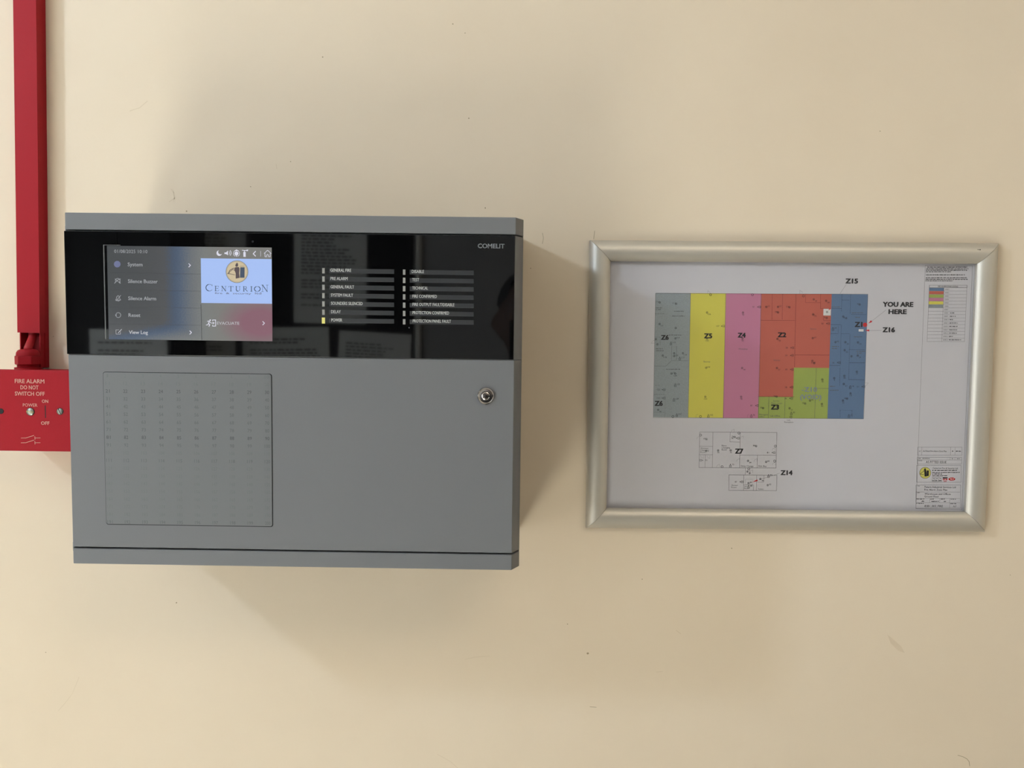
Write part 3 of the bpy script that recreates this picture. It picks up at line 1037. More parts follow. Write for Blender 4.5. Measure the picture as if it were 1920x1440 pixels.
# detectors, call points and their little numbers
DOTS = [(1237, 567, '116'), (1267.5, 569.6, '111'), (1236.6, 607.6, '11'), (1267, 615, ''), (1266.4, 634.6, '113'), (1229.8, 636, ''), (1232.6, 645.6, ''),
        (1242.6, 666.6, '118'), (1264, 662.4, ''), (1264, 667.6, '120'), (1280.4, 662.2, '119'), (1259, 700.4, '12'), (1266, 700.4, '124'), (1234, 768.4, '30'),
        (1325.6, 586, '106'), (1325.4, 634.8, '105'), (1324, 689.6, '104'), (1322.4, 744, '103'),
        (1393, 586.2, '95'), (1392, 635, '94'), (1391.4, 690, '99'), (1389.6, 744, '98'),
        (1436.8, 575.4, '53'), (1458.6, 575.4, '52'), (1458.6, 585.6, '54'), (1480, 576, '51'), (1457.6, 635.4, '55'), (1456.6, 690, '57'), (1524.6, 589.6, '71'), (1523.8, 634, '63'),
        (1550, 596, '8'), (1523, 676.6, '67'), (1526.6, 681, '61'), (1550.6, 585, ''), (1525.6, 561.4, '49'), (1549, 564, '68'), (1456, 743.6, '56'),
        (1430.8, 765.2, '32'), (1480.4, 765.6, '37'), (1541.8, 711.6, '45'), (1509.6, 756.6, '42'), (1541, 757.6, '41'), (1518.6, 751, '43'),
        (1566.4, 641.6, '93'), (1585, 641.6, '20'), (1583.6, 656.6, '62'), (1564, 709, '9'), (1583, 704.6, '28'), (1582, 720, '21'), (1608.6, 642, '19'), (1611.6, 570.8, '4'), (1581, 593.6, ''), (1586.4, 596.4, '8'),
        (1608, 666.6, '24'), (1606.4, 697, '17'), (1596.4, 668, ''), (1580.4, 751, '23'), (1588, 747.4, '22'), (1594.6, 737.6, '13'),
        (1324.6, 823.4, '69'), (1346.4, 844.6, '74'), (1370, 844.4, '75'), (1377.6, 819.4, '76'), (1417.6, 836.4, '80'), (1402.4, 864, '84'), (1436.4, 866, '83'),
        (1403.4, 906, '89'), (1439.4, 909.6, '92'), (1425.6, 898, '90'), (1401.4, 884.2, '85'), (1324, 845.6, '')]
pr = Print(fm)
for x, y, s in DOTS:
    pr.ring(x, y, 1.7, 0.55, 10).disc(x, y, 0.75, 6)
    if s:
        k = random.Random(int(x * 7 + y)).choice(((-5.6, -2.4), (2.6, -2.8), (-1.6, 2.6), (2.4, 1.8)))
        w = 1.9 * len(s)
        pr.text(s, x + k[0] - (w - 3.8) / 2, x + k[0] + w - (w - 3.8) / 2, y + k[1], y + k[1] + 2.7, 0.0)
CALL = [(1356.6, 611.4, -1, '107'), (1424.4, 575.6, -1, '97'), (1420.6, 760.4, -1, '87'), (1328.2, 781, 0, '102'), (1408.6, 781, 0, '96'), (1245.4, 730.6, -1, '122'), (1245.4, 746.4, -1, '121'),
        (1258, 645, 0, '115'), (1274.4, 673.4, 0, '117'), (1266, 723.4, 0, '123'), (1263.6, 750.6, 0, '128'), (1269, 779.6, 0, '127'), (1486.6, 652, -1, '58'), (1486, 666.4, -1, '59'), (1486, 692.6, -1, '60'),
        (1485.4, 726, -1, '38'), (1484.6, 747, -1, '36'), (1483.6, 776.4, 0, '39'), (1553.6, 606.6, -1, '50'), (1574, 680, -1, '26'), (1561.6, 618, 0, '10'), (1594, 727, 0, '14'), (1620, 725, -1, '31'), (1591.6, 781, 0, '35'),
        (1451.6, 848.6, -1, '81'), (1369.4, 874, 0, '73'), (1313.6, 863, 1, '71'), (1384.6, 821.6, -1, '78'), (1391.4, 903.4, -1, '87'), (1441, 893.6, 0, '91'), (1403.6, 914, 0, '88')]
for x, y, s, n in CALL:
    pr.frame(x - 1.7, y - 1.8, x + 1.7, y + 1.8, 0.5).line([(x - 1.7, y), (x + 1.7, y)], 0.5)
    if s:
        pr.poly([(x + s * 4.4, y - 1.2), (x + s * 2.2, y), (x + s * 4.4, y + 1.2)])
        a = x + s * 11 - 2.6
    else:
        pr.poly([(x - 1.2, y - 4.0), (x + 1.2, y - 4.0), (x, y - 2.2)])
        a = x + 3.0
    pr.text(n, a, a + 1.9 * len(n), y - 1.4 - (3 if not s else 0), y + 1.4 - (3 if not s else 0), 0.0)
for x, y in ((1332.2, 552.6), (1410.6, 552.6), (1313.4, 781), (1506.4, 555), (1261.6, 781), (1313.6, 815.8), (1385.4, 812), (1453.6, 836.4), (1452.4, 864.4), (1353.8, 875), (1403.8, 879), (1483, 782)):
    pr.ring(x, y, 2.0, 0.7, 8)
pr.build('device_symbols', M_INK, plan, L1 + 0.00006)['kind'] = 'stuff'

pr = Print(fm)
for s, x0, x1, yt, yb in (('Stores', 1319, 1331.5, 676.6, 679.4), ('Workshop', 1384.6, 1401.6, 652.8, 655.6), ('Stores', 1450.4, 1462.4, 673.8, 676.6), ('Stores', 1519, 1530.6, 615.2, 618),
                          ('Managers', 1423.4, 1440, 775.8, 778.6), ('Office', 1423.4, 1433.4, 780, 782.6), ('Lab Office', 1444, 1462.6, 778.4, 781.2), ('Lab', 1475.6, 1481.6, 786.2, 788.8), ('Reception', 1470.6, 1487.4, 790, 792.8),
                          ('Server', 1449.6, 1461.4, 750.4, 752.8), ('Plant room', 1446, 1466, 754.8, 757.2),
                          ('Mens', 1353, 1362, 834, 837), ('Changing', 1353, 1369, 837.8, 840.8), ('Room', 1353, 1362.4, 841.6, 844.6), ('Womens', 1313.2, 1328, 838.8, 841.8), ('Changing', 1313.2, 1329, 842.6, 845.6), ('Room', 1313.2, 1322.6, 846.4, 849.2),
                          ('Dirty Change', 1389, 1412.6, 872.4, 875.4), ('Skin Bay', 1421.6, 1437.4, 872.4, 875.4), ('Shower', 1371.4, 1383.6, 908.4, 911.2), ('Room', 1371, 1381, 912.2, 915), ('Toilets', 1421, 1431.4, 915.6, 918.2),
                          ('Store', 1395.6, 1403, 910.8, 913.2), ('Room', 1395.6, 1403, 914.4, 916.8)):
    pr.text(s, x0, x1, yt, yb, 0.004)
for k, (x0, x1, y) in enumerate(((1229.6, 1241, 577.4), (1229.6, 1240, 580.6), (1260, 1283.6, 592.6), (1264, 1282, 583.6), (1254, 1278, 628.2), (1230, 1244, 654), (1230, 1245, 657.6), (1249, 1275.6, 692.4), (1560, 1575, 575.6), (1597, 1618, 586.6),
                                 (1560, 1573, 649.6), (1560, 1570, 653.4), (1601, 1617, 631.6), (1606, 1622, 658.6), (1607, 1616, 662), (1556, 1566, 724.2), (1556, 1573, 731.6), (1604, 1612, 595))):
    pr.greek(x0, x1, y, 1.9, k)
pr.build('room_names', M_INKG, plan, L1 + 0.00005)['kind'] = 'stuff'

# lower building outline
pr = Print(fm)
pr.line([(1312, 810), (1456.6, 811), (1454.8, 877.6), (1310.6, 876.6), (1312, 810)], 0.6)
pr.line([(1336.8, 810.4), (1335.6, 876.6)], 0.5).line([(1312, 836.6), (1336.2, 837)], 0.5).line([(1311.6, 852.6), (1335.8, 852.8)], 0.5).line([(1322.4, 853), (1321.8, 876.4)], 0.5)
pr.line([(1369.2, 810.6), (1368.6, 828.6), (1387.4, 829)], 0.45).line([(1387.8, 811), (1386.6, 877)], 0.5).line([(1387, 853.2), (1455, 853.6)], 0.5).line([(1420, 854), (1419.4, 877.4)], 0.5)
pr.line([(1397.6, 877.4), (1397.2, 890.4)], 0.4).line([(1405.6, 877.4), (1405.4, 890.4)], 0.4)
pr.line([(1366.8, 890.2), (1456.8, 891.2), (1455.8, 920), (1366.4, 919.4), (1366.8, 890.2)], 0.6)
pr.line([(1394.6, 890.6), (1393.8, 919.6)], 0.5).line([(1418.8, 891), (1418, 919.8)], 0.45).line([(1432.4, 891), (1432, 904), (1418.4, 904)], 0.4).line([(1394.4, 909.2), (1412.8, 909.4), (1412.4, 919.6)], 0.4)
pr.frame(1397.8, 898.4, 1411, 908.8, 0.2)
for x, y, s in ((1376.4, 810.4, -1), (1393.6, 823, -1), (1453, 845, -1), (1386.6, 865.4, -1), (1419.4, 865.4, -1), (1453.6, 872, -1), (1311.6, 823.6, -1), (1349, 876, -1), (1319, 854, 1), (1331, 854, 1), (1411.4, 886.6, -1)):
    pr.line([(x, y), (x, y + s * 5.6)], 0.25).line([(x, y + s * 5.6), (x - 4, y + s * 3.8), (x - 5.6, y)], 0.25)
pr.line([(1462, 887.2), (1450.6, 891), (1424, 899.4)], 0.35)
pr.line([(1586.6, 533.4), (1574.6, 551)], 0.35).line([(1661.4, 581), (1634, 602.4)], 0.35).line([(1652.6, 619.6), (1629, 619.6)], 0.4)
pr.build('annexe_lines', M_INKG, plan, L1 + 0.00002)['kind'] = 'stuff'
Print(fm).disc(1621.8, 609, 4.1, 20).build('location_dot', M_INKRED, plan, L1 + 0.0001)
for pts in ([(1627.8, 606.6), (1632.8, 600.4), (1635.4, 603.6)], [(1621.4, 619.6), (1629.6, 617.6), (1629.6, 621.4)], [(1411, 904), (1419.4, 898.8), (1421, 901.8)], [(1552.8, 582), (1555.6, 577.6), (1557.6, 579.4)]):
    Print(fm).poly(pts).build('pointer_head', M_INKRED, plan, L1 + 0.0001)
BOLD = 0.06
for s, x0, x1, yt, yb in (('Z15', 1585, 1608.8, 522.8, 531.2), ('Z16', 1654.6, 1678, 614.2, 622.6), ('Z1', 1602.4, 1617, 604, 612.8), ('Z2', 1458, 1474.2, 623.8, 632), ('Z3', 1445.2, 1460.6, 759, 767.6), ('Z4', 1383, 1398.2, 624.4, 632.6),
                          ('Z5', 1320, 1335.4, 625.6, 634), ('Z6', 1239.2, 1254, 628.6, 636.8), ('Z6', 1227.4, 1242.8, 752, 760.6), ('Z7', 1378, 1393.6, 841.6, 850.2), ('Z14', 1463.4, 1486, 882.2, 890.4),
                          ('YOU ARE', 1655, 1712.4, 566.6, 575), ('HERE', 1665.6, 1700, 580.4, 588.6)):
    Print(fm).text(s, x0, x1, yt, yb, BOLD).build('zone_lettering', M_INK, plan, L1 + 0.00012)
Print(fm).text('-Z10', 1503, 1532, 726, 734.4, 0.03).build('void_lettering', M_INKV, plan, L1 + 0.00012)
Print(fm).text('(VOID)', 1500, 1540, 740, 748.4, 0.03).build('void_lettering', M_INKV, plan, L1 + 0.00012)

# title block
pr = Print(fm)
pr.line([(1734.8, 497.4), (1823.2, 498.2), (1803.2, 955.8), (1717.2, 953.6)], 0.45).line([(1734.8, 497.4), (1717.2, 953.6)], 0.4)
pr.frame(1742.6, 534.8, 1813.2, 539.4, 0.45)
xl = lambda y: 1742.4 - (y - 535) * 0.040
xr = lambda y: 1813 - (y - 535) * 0.046
xs = lambda y: 1770 - (y - 535) * 0.042
for k in range(17):
    y = 539.4 + k * 6.31
    pr.line([(xl(y), y), (xr(y), y)], 0.35)
pr.line([(xl(535), 535), (xl(640.4), 640.4)], 0.4).line([(xr(535), 535), (xr(640.4), 640.4)], 0.4).line([(xs(539.4), 539.4), (xs(640.4), 640.4)], 0.4)
pr.frame(1720.6, 838.4, 1803.6, 853.4, 0.4)
for x in (1728.4, 1782.4, 1790.8):
    pr.line([(x, 838.6), (x - 0.4, 853.4)], 0.35)
pr.frame(1719.8, 857.4, 1802.8, 870, 0.4).line([(1719.8, 862.2), (1802.6, 862.4)], 0.35).line([(1781.4, 857.6), (1781.2, 862.2)], 0.3).line([(1790.4, 857.6), (1790.2, 862.2)], 0.3)
pr.frame(1718.6, 872.6, 1802, 904, 0.4)
pr.frame(1717.4, 909.6, 1801, 953, 0.4)
for y in (922.4, 934.4, 942.6):
    pr.line([(1717.4, y), (1799.6, y + 0.3)], 0.35)
for x in (1743.4, 1762, 1780.8):
    pr.line([(x, 934.6), (x - 0.3, 942.6)], 0.35)
pr.line([(1780.8, 942.6), (1780.4, 953)], 0.35)
pr.build('title_block_lines', M_INKG, plan, L1)['kind'] = 'stuff'
cols = [Z_BLU, Z_RED, Z_GRN, Z_PINK, Z_YEL, Z_GREY]
for k, mm in enumerate(cols):
    y = 539.4 + k * 6.31
    Print(fm).rect(xl(y) + 0.3, y + 0.3, xs(y + 3) - 0.2, y + 6.1).build('legend_swatch', mm, plan, L1 - 0.00003)
pr = Print(fm)
pr.text('FIRE ALARM ZONE LEGEND', 1758.6, 1796.4, 535.8, 538.6, 0.006)
for k in range(16):
    y = 539.4 + k * 6.31 + 3.2
    x = xs(y) + 2.2
    pr.text('ZONE %d' % (k + 1), x, x + (7.6 if k < 9 else 9.2), y - 1.1, y + 1.1, 0.0)
    if k >= 7:
        pr.greek(x + 11, x + (19, 22, 17, 26, 27, 26, 27, 19, 34)[k - 7], y, 1.9, 50 + k)
y = 500.4
for k, (x0, x1, yy) in enumerate(((1738.6, 1813.4, 501), (1736.6, 1816.6, 504), (1736.4, 1813.4, 506.8), (1736, 1783, 509.6), (1735.8, 1809, 515.4), (1735.8, 1812.8, 520.8), (1735.4, 1815.4, 523.8), (1735.2, 1786.8, 526.6))):
    pr.greek(x0, x1, yy, 2.0, 80 + k)
pr.text('A.F', 1722.8, 1726.6, 844.6, 847, 0).text('As Fitted Fire Alarm Zone Plan', 1730.4, 1774.8, 844.4, 847.2, 0)
pr.text('REV', 1722.2, 1726.6, 858.6, 860.6, 0.01).text('DESCRIPTION', 1729.4, 1743, 858.6, 860.6, 0.01).text('BY', 1784.6, 1787.2, 859, 861, 0.01).text('DATE', 1794, 1799.8, 859, 861, 0.01).text('STATUS', 1721.2, 1729, 862.8, 864.6, 0.01)
pr.greek(1785, 1788, 846, 2, 91).greek(1792.2, 1801.6, 846, 2, 92)
pr.text('AS FITTED ISSUE', 1736, 1774.4, 864.2, 868.4, 0)
pr.text('Centurion Fire & Security Ltd', 1748.4, 1795.6, 876.4, 879.4, 0)
for k, (x1, yy) in enumerate(((1794, 882), (1799.4, 885.8), (1766, 888.8), (1777, 892))):
    pr.greek(1748, x1, yy, 2.0, 100 + k)
pr.frame(1747.6, 894.6, 1752.6, 902.8, 0.25).frame(1753.6, 894.6, 1759, 902.8, 0.25).frame(1760, 894.6, 1765.4, 902.8, 0.25)
pr.line([(1748.6, 896), (1751.6, 896.6), (1750, 898.4)], 0.5).line([(1755, 896), (1757.6, 897), (1755.6, 898.6)], 0.5).line([(1761.4, 896), (1764, 897), (1762, 898.6)], 0.5)
pr.greek(1748.4, 1752, 901, 1.6, 3).greek(1754, 1758.6, 901, 1.6, 4).greek(1760.6, 1765, 901, 1.6, 5)
pr.text('TITLE', 1720, 1724.4, 910.4, 912, 0.01)
pr.text('Future Industrial Services Ltd', 1733.6, 1792, 911.4, 915, 0).text('Fire Alarm Zone Plan', 1733.2, 1776, 916.6, 920, 0)
pr.text('SITE', 1720, 1724.4, 923, 924.6, 0.01)
pr.text('Warehouse and Offices', 1733.6, 1782.6, 924.4, 927.8, 0).text('Ground Floor', 1733.2, 1760.4, 929.2, 932.6, 0)
for k, (x0, x1, yy) in enumerate(((1718.6, 1733, 935.8), (1744.6, 1750.4, 935.8), (1764, 1772, 935.8), (1782.4, 1793, 936), (1728, 1732.6, 939.8), (1746.4, 1760, 940), (1769.6, 1773.4, 940.2), (1718.4, 1732, 943.8), (1781.6, 1793, 944.2))):
    pr.greek(x0, x1, yy, 1.6 if yy < 937 or yy > 942 else 2.2, 120 + k)
pr.text('8381_003_FIRE', 1733.4, 1767.8, 947, 950.8, 0).text('A.F', 1787, 1793, 947.4, 951, 0)
pr.build('title_block_lettering', M_INK, plan, L1 + 0.00004)['kind'] = 'stuff'
Print(fm).disc(1734.6, 886.6, 10.4, 28).build('emblem_disc', Z_LYEL, plan, L1)
pr = Print(fm)
pr.ring(1734.6, 886.6, 10.5, 0.5, 28).poly([(1737.4, 882), (1741.4, 882), (1741.2, 892.4), (1737, 892.6)]).poly([(1733, 881), (1734.6, 877), (1736.2, 881), (1737, 886), (1737, 893.4), (1733.4, 893), (1733, 886)])
pr.line([(1733, 883), (1728.6, 885.6), (1725.6, 888.6)], 0.7).line([(1725, 889), (1732, 889.6)], 0.6).line([(1733.4, 879), (1731, 884.6)], 0.7)
pr.build('emblem_figure', M_INK, plan, L1 + 0.00008)
Print(fm).rect(1768, 897.4, 1776, 900.6).rect(1769, 902, 1775, 903.2).build('approval_logo', M_INKRED, plan, L1 + 0.00002)
Print(fm).poly([(1784.6 + 6.4 * math.cos(t * math.pi / 9), 898.2 + 3.1 * math.sin(t * math.pi / 9)) for t in range(18)]).build('approval_logo', M_INKRED, plan, L1 + 0.00002)
pr = Print(fm)
pr.rect(1767.4, 894.8, 1776.6, 897)
pr.build('approval_logo_bar', M_INK, plan, L1 + 0.00002)
pr = Print(fm)
pr.line([(1781, 896.4), (1783.6, 900)], 0.6).ring(1784.4, 897.6, 1.3, 0.4, 8).line([(1786.4, 900), (1788.6, 896.6)], 0.7)
pr.rect(1769.6, 898.2, 1770.6, 900).rect(1772.4, 898.2, 1773.4, 900)
pr.build('approval_logo_letters', Z_WHT, plan, L1 + 0.00006)['kind'] = 'stuff'

# ------------------------------------------------------------------ red isolator switch
BD = 0.056
bc = at(57.5, 769.6, BD)
BO = Vector((bc.x, 0.0, bc.z))
BR = 0.006
sw = thing('isolator_switch', BO, 'red fire alarm isolator switch with pale lettering beside the grey panel', 'switch', (0, -BR * 0, 0))


def bmx(px, py):
    p = at(px, py, BD)
    return (p.x - BO.x, p.z - BO.z)


bt, bb_ = bmx(64, 693.8)[1], bmx(64, 846.2)[1]
bm = bmesh.new()
add_prism(bm, rounded(-0.0430, bb_, 0.0430, bt, 0.0028), 'Y', -BD, -BD + 0.009)
o = from_bm('face_plate', bm, M_RED, sw)
bv(o, 0.0012, 3)
bm = bmesh.new()
add_prism(bm, rounded(-0.0412, bb_ + 0.0016, 0.0412, bt - 0.0016, 0.003), 'Y', -BD + 0.0088, 0.0)
from_bm('back_box', bm, M_RED, sw)
for t_, x0_, x1_, y0_, y1_, b_ in (('FIRE ALARM', 27.8, 83.2, 711.0, 718.4, 0.014), ('DO NOT', 38.4, 72.4, 722.8, 730.0, 0.014), ('SWITCH OFF', 28, 84, 734.6, 741.8, 0.014),
                                   ('ON', 78.6, 90.4, 749.4, 755.2, 0.016), ('OFF', 77, 92.8, 790.4, 796.4, 0.016), ('POWER', 43, 70.2, 756.6, 762.4, 0.0)):
    Print(bmx).text(t_, x0_, x1_, y0_, y1_, b_).build('plate_lettering', M_REDTXT, sw, BD + 0.0001)
for y in (821.2, 830):
    Print(bmx).line([(39.8, y + 0.2), (48.6, y), (63.5, y - 4.7)], 0.8).line([(65.4, y - 2.6), (65.8, y + 2.6)], 0.8).line([(66, y), (75.4, y)], 0.7).build('contact_symbol', M_REDTXT, sw, BD + 0.0001)
Print(bmx).rect(84.0, 760.2, 86.4, 783.6).build('switch_slot', M_SLOT, sw, BD + 0.0001)
for px, py, r, ang, nm, mm in ((57.2, 772.0, 0.0037, 0.1, 'power_screw', M_STEEL), (112.8, 771.4, 0.0031, 1.15, 'fixing_screw', M_STEEL)):
    c = bmx(px, py)
    lathe('screw_seat', [(r + 0.0005, 0.0), (r + 0.0005, 0.00025)], (c[0], -BD, c[1]), M_SLOT, sw, 'Y', 24)
    s = lathe(nm, [(r, 0.0), (r, 0.0006), (r * 0.8, 0.0011), (r * 0.3, 0.0013)], (c[0], -BD, c[1]), mm, sw, 'Y', 24)
    bm = bmesh.new()
    add_box(bm, -r * 0.97, r * 0.97, -0.0014, -0.0006, -0.00035, 0.00035)
    bmesh.ops.rotate(bm, verts=bm.verts, cent=(0, 0, 0), matrix=Matrix.Rotation(ang, 3, 'Y'))
    bmesh.ops.translate(bm, verts=bm.verts, vec=(c[0], -BD, c[1]))
    from_bm('screw_slot', bm, mat('brass_slot', rgb(176, 158, 96), 0.4, metal=0.6, var=0) if nm == 'power_screw' else M_SLOT, s)
c = bmx(2, 771)
lathe('screw_hole', [(0.0028, 0.0), (0.0028, 0.0003)], (c[0], -BD, c[1]), M_GAP, sw, 'Y', 20)

# ------------------------------------------------------------------ red trunking, cable and gland
TD = 0.016
t_bot = at(53.5, 624, TD)
TO = Vector((t_bot.x, 0.0, t_bot.z))
lean = math.atan2(at(46, 0, TD).x - at(53.5, 624, TD).x, at(46, 0, TD).z - at(53.5, 624, TD).z)
trunk = thing('cable_trunking', TO, 'red plastic cable trunking running up the wall above the red switch', 'trunking', (0, lean, 0))
HWT, HT = 0.0121, 1.06
bm = bmesh.new()      # lid: cap with short returns
add_prism(bm, [(-HWT, -0.0065), (-HWT, -TD), (HWT, -TD), (HWT, -0.0065), (HWT - 0.0009, -0.0065), (HWT - 0.0009, -TD + 0.0011), (-HWT + 0.0009, -TD + 0.0011), (-HWT + 0.0009, -0.0065)], 'Z', 0.0, HT)
o = from_bm('lid', bm, M_REDP, trunk)
bm = bmesh.new()      # U channel going on below the lid
h2 = HWT - 0.00095
add_prism(bm, [(-h2, 0), (h2, 0), (h2, -0.0136), (h2 - 0.0011, -0.0136), (h2 - 0.0011, -0.0012), (-h2 + 0.0011, -0.0012), (-h2 + 0.0011, -0.0136), (-h2, -0.0136)], 'Z', -0.0375, HT)
from_bm('channel', bm, M_REDP, trunk)
# side flange of the channel, flush with the lid on the wall side
for s in (-1, 1):
    box('channel_flange', s * h2 if s > 0 else -HWT, HWT if s > 0 else s * h2, -0.0064, 0, -0.0375, HT, M_REDP, trunk)

gc = at(52.5, 672, 0.021)
GO = Vector((gc.x, -0.021, BO.z + bt - 0.0016))
gland = thing('cable_gland', GO, 'red plastic cable gland on top of the red switch', 'cable gland')
lathe('lock_nut', [(0.0128, 0.0), (0.0128, 0.0026)], (0, 0, 0), M_REDP, gland, 'Z', 28)
lathe('thread', [(0.0098, 0.0026), (0.0106, 0.0031), (0.0098, 0.0036), (0.0106, 0.0041), (0.0098, 0.0046), (0.0106, 0.0051), (0.0098, 0.0056)], (0, 0, 0), M_REDP, gland, 'Z', 28)
bm = bmesh.new()
add_prism(bm, [(0.0128 * math.cos(math.radians(60 * i + 18)), 0.0128 * math.sin(math.radians(60 * i + 18))) for i in range(6)], 'Z', 0.0056, 0.0150)
o = from_bm('hex_nut', bm, M_REDP, gland)
bv(o, 0.0008)
lathe('dome', [(0.0110, 0.0150), (0.0110, 0.0166), (0.0106, 0.0186), (0.0096, 0.0204), (0.0080, 0.0216), (0.0058, 0.0220)], (0, 0, 0), M_REDP, gland, 'Z', 32)

cz = GO.z + 0.020
pts = []
for i in range(22):
    t = i / 21
    z = cz + t * 0.075
    k = min(1.0, max(0.0, (z - cz) / max(TO.z - 0.002 - cz, 0.004)))
    k = k * k * (3 - 2 * k)
    pts.append((GO.x + (TO.x - 0.0005 - GO.x) * k, GO.y * (1 - k) + (-0.0082) * k, z))
cab = tube('fire_cable', pts, 0.0040, M_REDC)
tag(cab, 'red fire cable leaving the trunking into the gland', 'cable')

# ------------------------------------------------------------------ what the black glass mirrors: the wall behind the camera
def mirror(px, py):
    """where the sight line of a pixel on the black glass lands on the wall behind the camera"""
    g = at(px, py, GD)
    d = g - Vector((0, -D, Z0))
    d.y = -d.y
    t = (YB - g.y) / d.y
    p = g + d * t
    return (p.x, p.z)


def mirror_on(px, py, y):
    g = at(px, py, GD)
    d = g - Vector((0, -D, Z0))
    d.y = -d.y
    p = g + d * ((y - g.y) / d.y)
    return (p.x, p.z)


CABY = YB + 0.32  # added black cabinet: covers the bright side wall in the glass reflection
cab_x1 = mirror_on(322, 540, CABY)[0]
cabinet = thing('added_cabinet', ((XL + 0.01 + cab_x1) / 2, YB + 0.01, 0.0), 'tall black cabinet added to darken the mirrored corner behind the photographer', 'cabinet')
cw = (cab_x1 - XL - 0.01) / 2
M_CAB = mat('black_steel', rgb(24, 24, 26), 0.6, var=0.05)
box('body', -cw, cw, 0.0, 0.29, 0.0, 2.20, M_CAB, cabinet, 0.003)
for s_ in (-1, 1):
    box('door', 0.002 if s_ > 0 else -cw + 0.004, cw - 0.004 if s_ > 0 else -0.002, 0.2905, 0.308, 0.05, 2.19, M_CAB, cabinet, 0.002)
    box('door_handle', s_ * 0.02 - 0.006, s_ * 0.02 + 0.006, 0.3085, 0.325, 1.00, 1.12, M_STEEL, cabinet, 0.002)
bx0, bx1 = cab_x1 + 0.01, mirror(775, 550)[0]
board = box('noticeboard', bx0, bx1, YB + 0.0005, YB + 0.018, 0.95, 2.35, M_BOARD, None, 0.002)
tag(board, 'wide black noticeboard on the wall behind the photographer', 'noticeboard')


def sheet(pxs, z_bot_px, z_top_px, label, seed, zt=None, zb=None, tilt=0.0, yy=YB + 0.018, grp='sheets on the black noticeboard'):
    x0, x1 = mirror_on(pxs[0], 560, yy)[0], mirror_on(pxs[1], 560, yy)[0]
    x0 = max(x0, XL + 0.02)
    z0 = zb if zb is not None else mirror_on(500, z_bot_px, yy)[1]
    z1 = zt if zt is not None else mirror_on(500, z_top_px, yy)[1]
    w, h = x1 - x0, z1 - z0
    s = thing('notice_sheet', ((x0 + x1) / 2, yy, (z0 + z1) / 2), label, 'paper sheet', (0, tilt, 0), grp)
    bm = bmesh.new()
    add_box(bm, -w / 2, w / 2, 0.0002, 0.0010, -h / 2, h / 2)
    from_bm('page', bm, M_SHEET, s)
    r = random.Random(seed)
    bm = bmesh.new()
    k = h / 2 - 0.05
    while k > -h / 2 + 0.05:
        e = -w / 2 + 0.03
        stop = w / 2 - r.uniform(0.03, 0.14)
        while e < stop:
            l = r.uniform(0.01, 0.03)
            add_box(bm, e, min(e + l, stop), 0.001, 0.00115, k - 0.003, k + 0.003)
            e += l + 0.006
        k -= r.choice((0.014, 0.014, 0.014, 0.03))
    from_bm('print_lines', bm, M_SHEETINK, s)['kind'] = 'stuff'
    return s


sheet((327, 462), 0, 0, 'upper row white sheet next to the added cabinet on the black noticeboard', 1, zt=2.16, zb=1.66)
sheet((552, 688), 606, 0, 'upper row white sheet next to the conduit on the black noticeboard', 2, zt=2.16, tilt=0.01)
sheet((166, 312), 0, 622, 'white sheet stuck on the doors of the added black cabinet', 3, zb=1.22, yy=CABY - 0.001, grp='sheet on the cabinet')
sheet((330, 440), 0, 630, 'lower row sheet next to the added cabinet on the noticeboard', 4, zb=1.18)
sheet((455, 618), 0, 614, 'middle sheet of the lower row on the noticeboard', 5, zb=1.18, tilt=-0.02)
sheet((632, 768), 0, 622, 'lower row sheet next to the white conduit on the noticeboard', 6, zb=1.18, tilt=0.05)
cx_ = mirror(786, 560)[0]
o = lathe('white_conduit', [(0.0125, 0.0), (0.0125, ZC - 0.001)], (cx_, YB + 0.0127, 0.0), M_WFRAME, None, 'Z', 16)
tag(o, 'white plastic conduit running up the wall beside the noticeboard', 'conduit')

# ------------------------------------------------------------------ the photographer, mirrored as a dark shape in the glass
M_SKIN = mat('skin', rgb(96, 68, 56), 0.55, var=0.05)
M_JUMPER = mat('black_jumper', rgb(20, 20, 23), 0.9, var=0.1)
M_TROUSER = mat('dark_trousers', rgb(30, 32, 40), 0.9, var=0.1)
M_SHOE = mat('black_shoe', rgb(14, 14, 15), 0.5, var=0.05)
M_HAIR = mat('dark_hair', rgb(20, 17, 15), 0.7, var=0.2, scale=120)
PX, PY = 0.030, -1.19


def skinned(verts, edges, root=0, sub=2):
    me = bpy.data.meshes.new('figure')
    me.from_pydata([v[0] for v in verts], edges, [])
    o = bpy.data.objects.new('figure', me)
    COL.objects.link(o)
    sk = o.modifiers.new('skin', 'SKIN')
    sk.use_smooth_shade = True
    for i, v in enumerate(verts):
        d = me.skin_vertices[0].data[i]
        d.radius = v[1] if isinstance(v[1], tuple) else (v[1], v[1])
        d.use_root = i == root
    sb_ = o.modifiers.new('subsurf', 'SUBSURF')
    sb_.levels = sb_.render_levels = sub
    dg = bpy.context.evaluated_depsgraph_get()
    dg.update()
    out = bpy.data.meshes.new_from_object(o.evaluated_get(dg))
    bpy.data.objects.remove(o)
    return out


V, E_ = [], []


def chain(start, pts):
    k = start
    for p, r in pts:
        V.append((p, r))
        if k is not None:
            E_.append((k, len(V) - 1))
        k = len(V) - 1
    return k


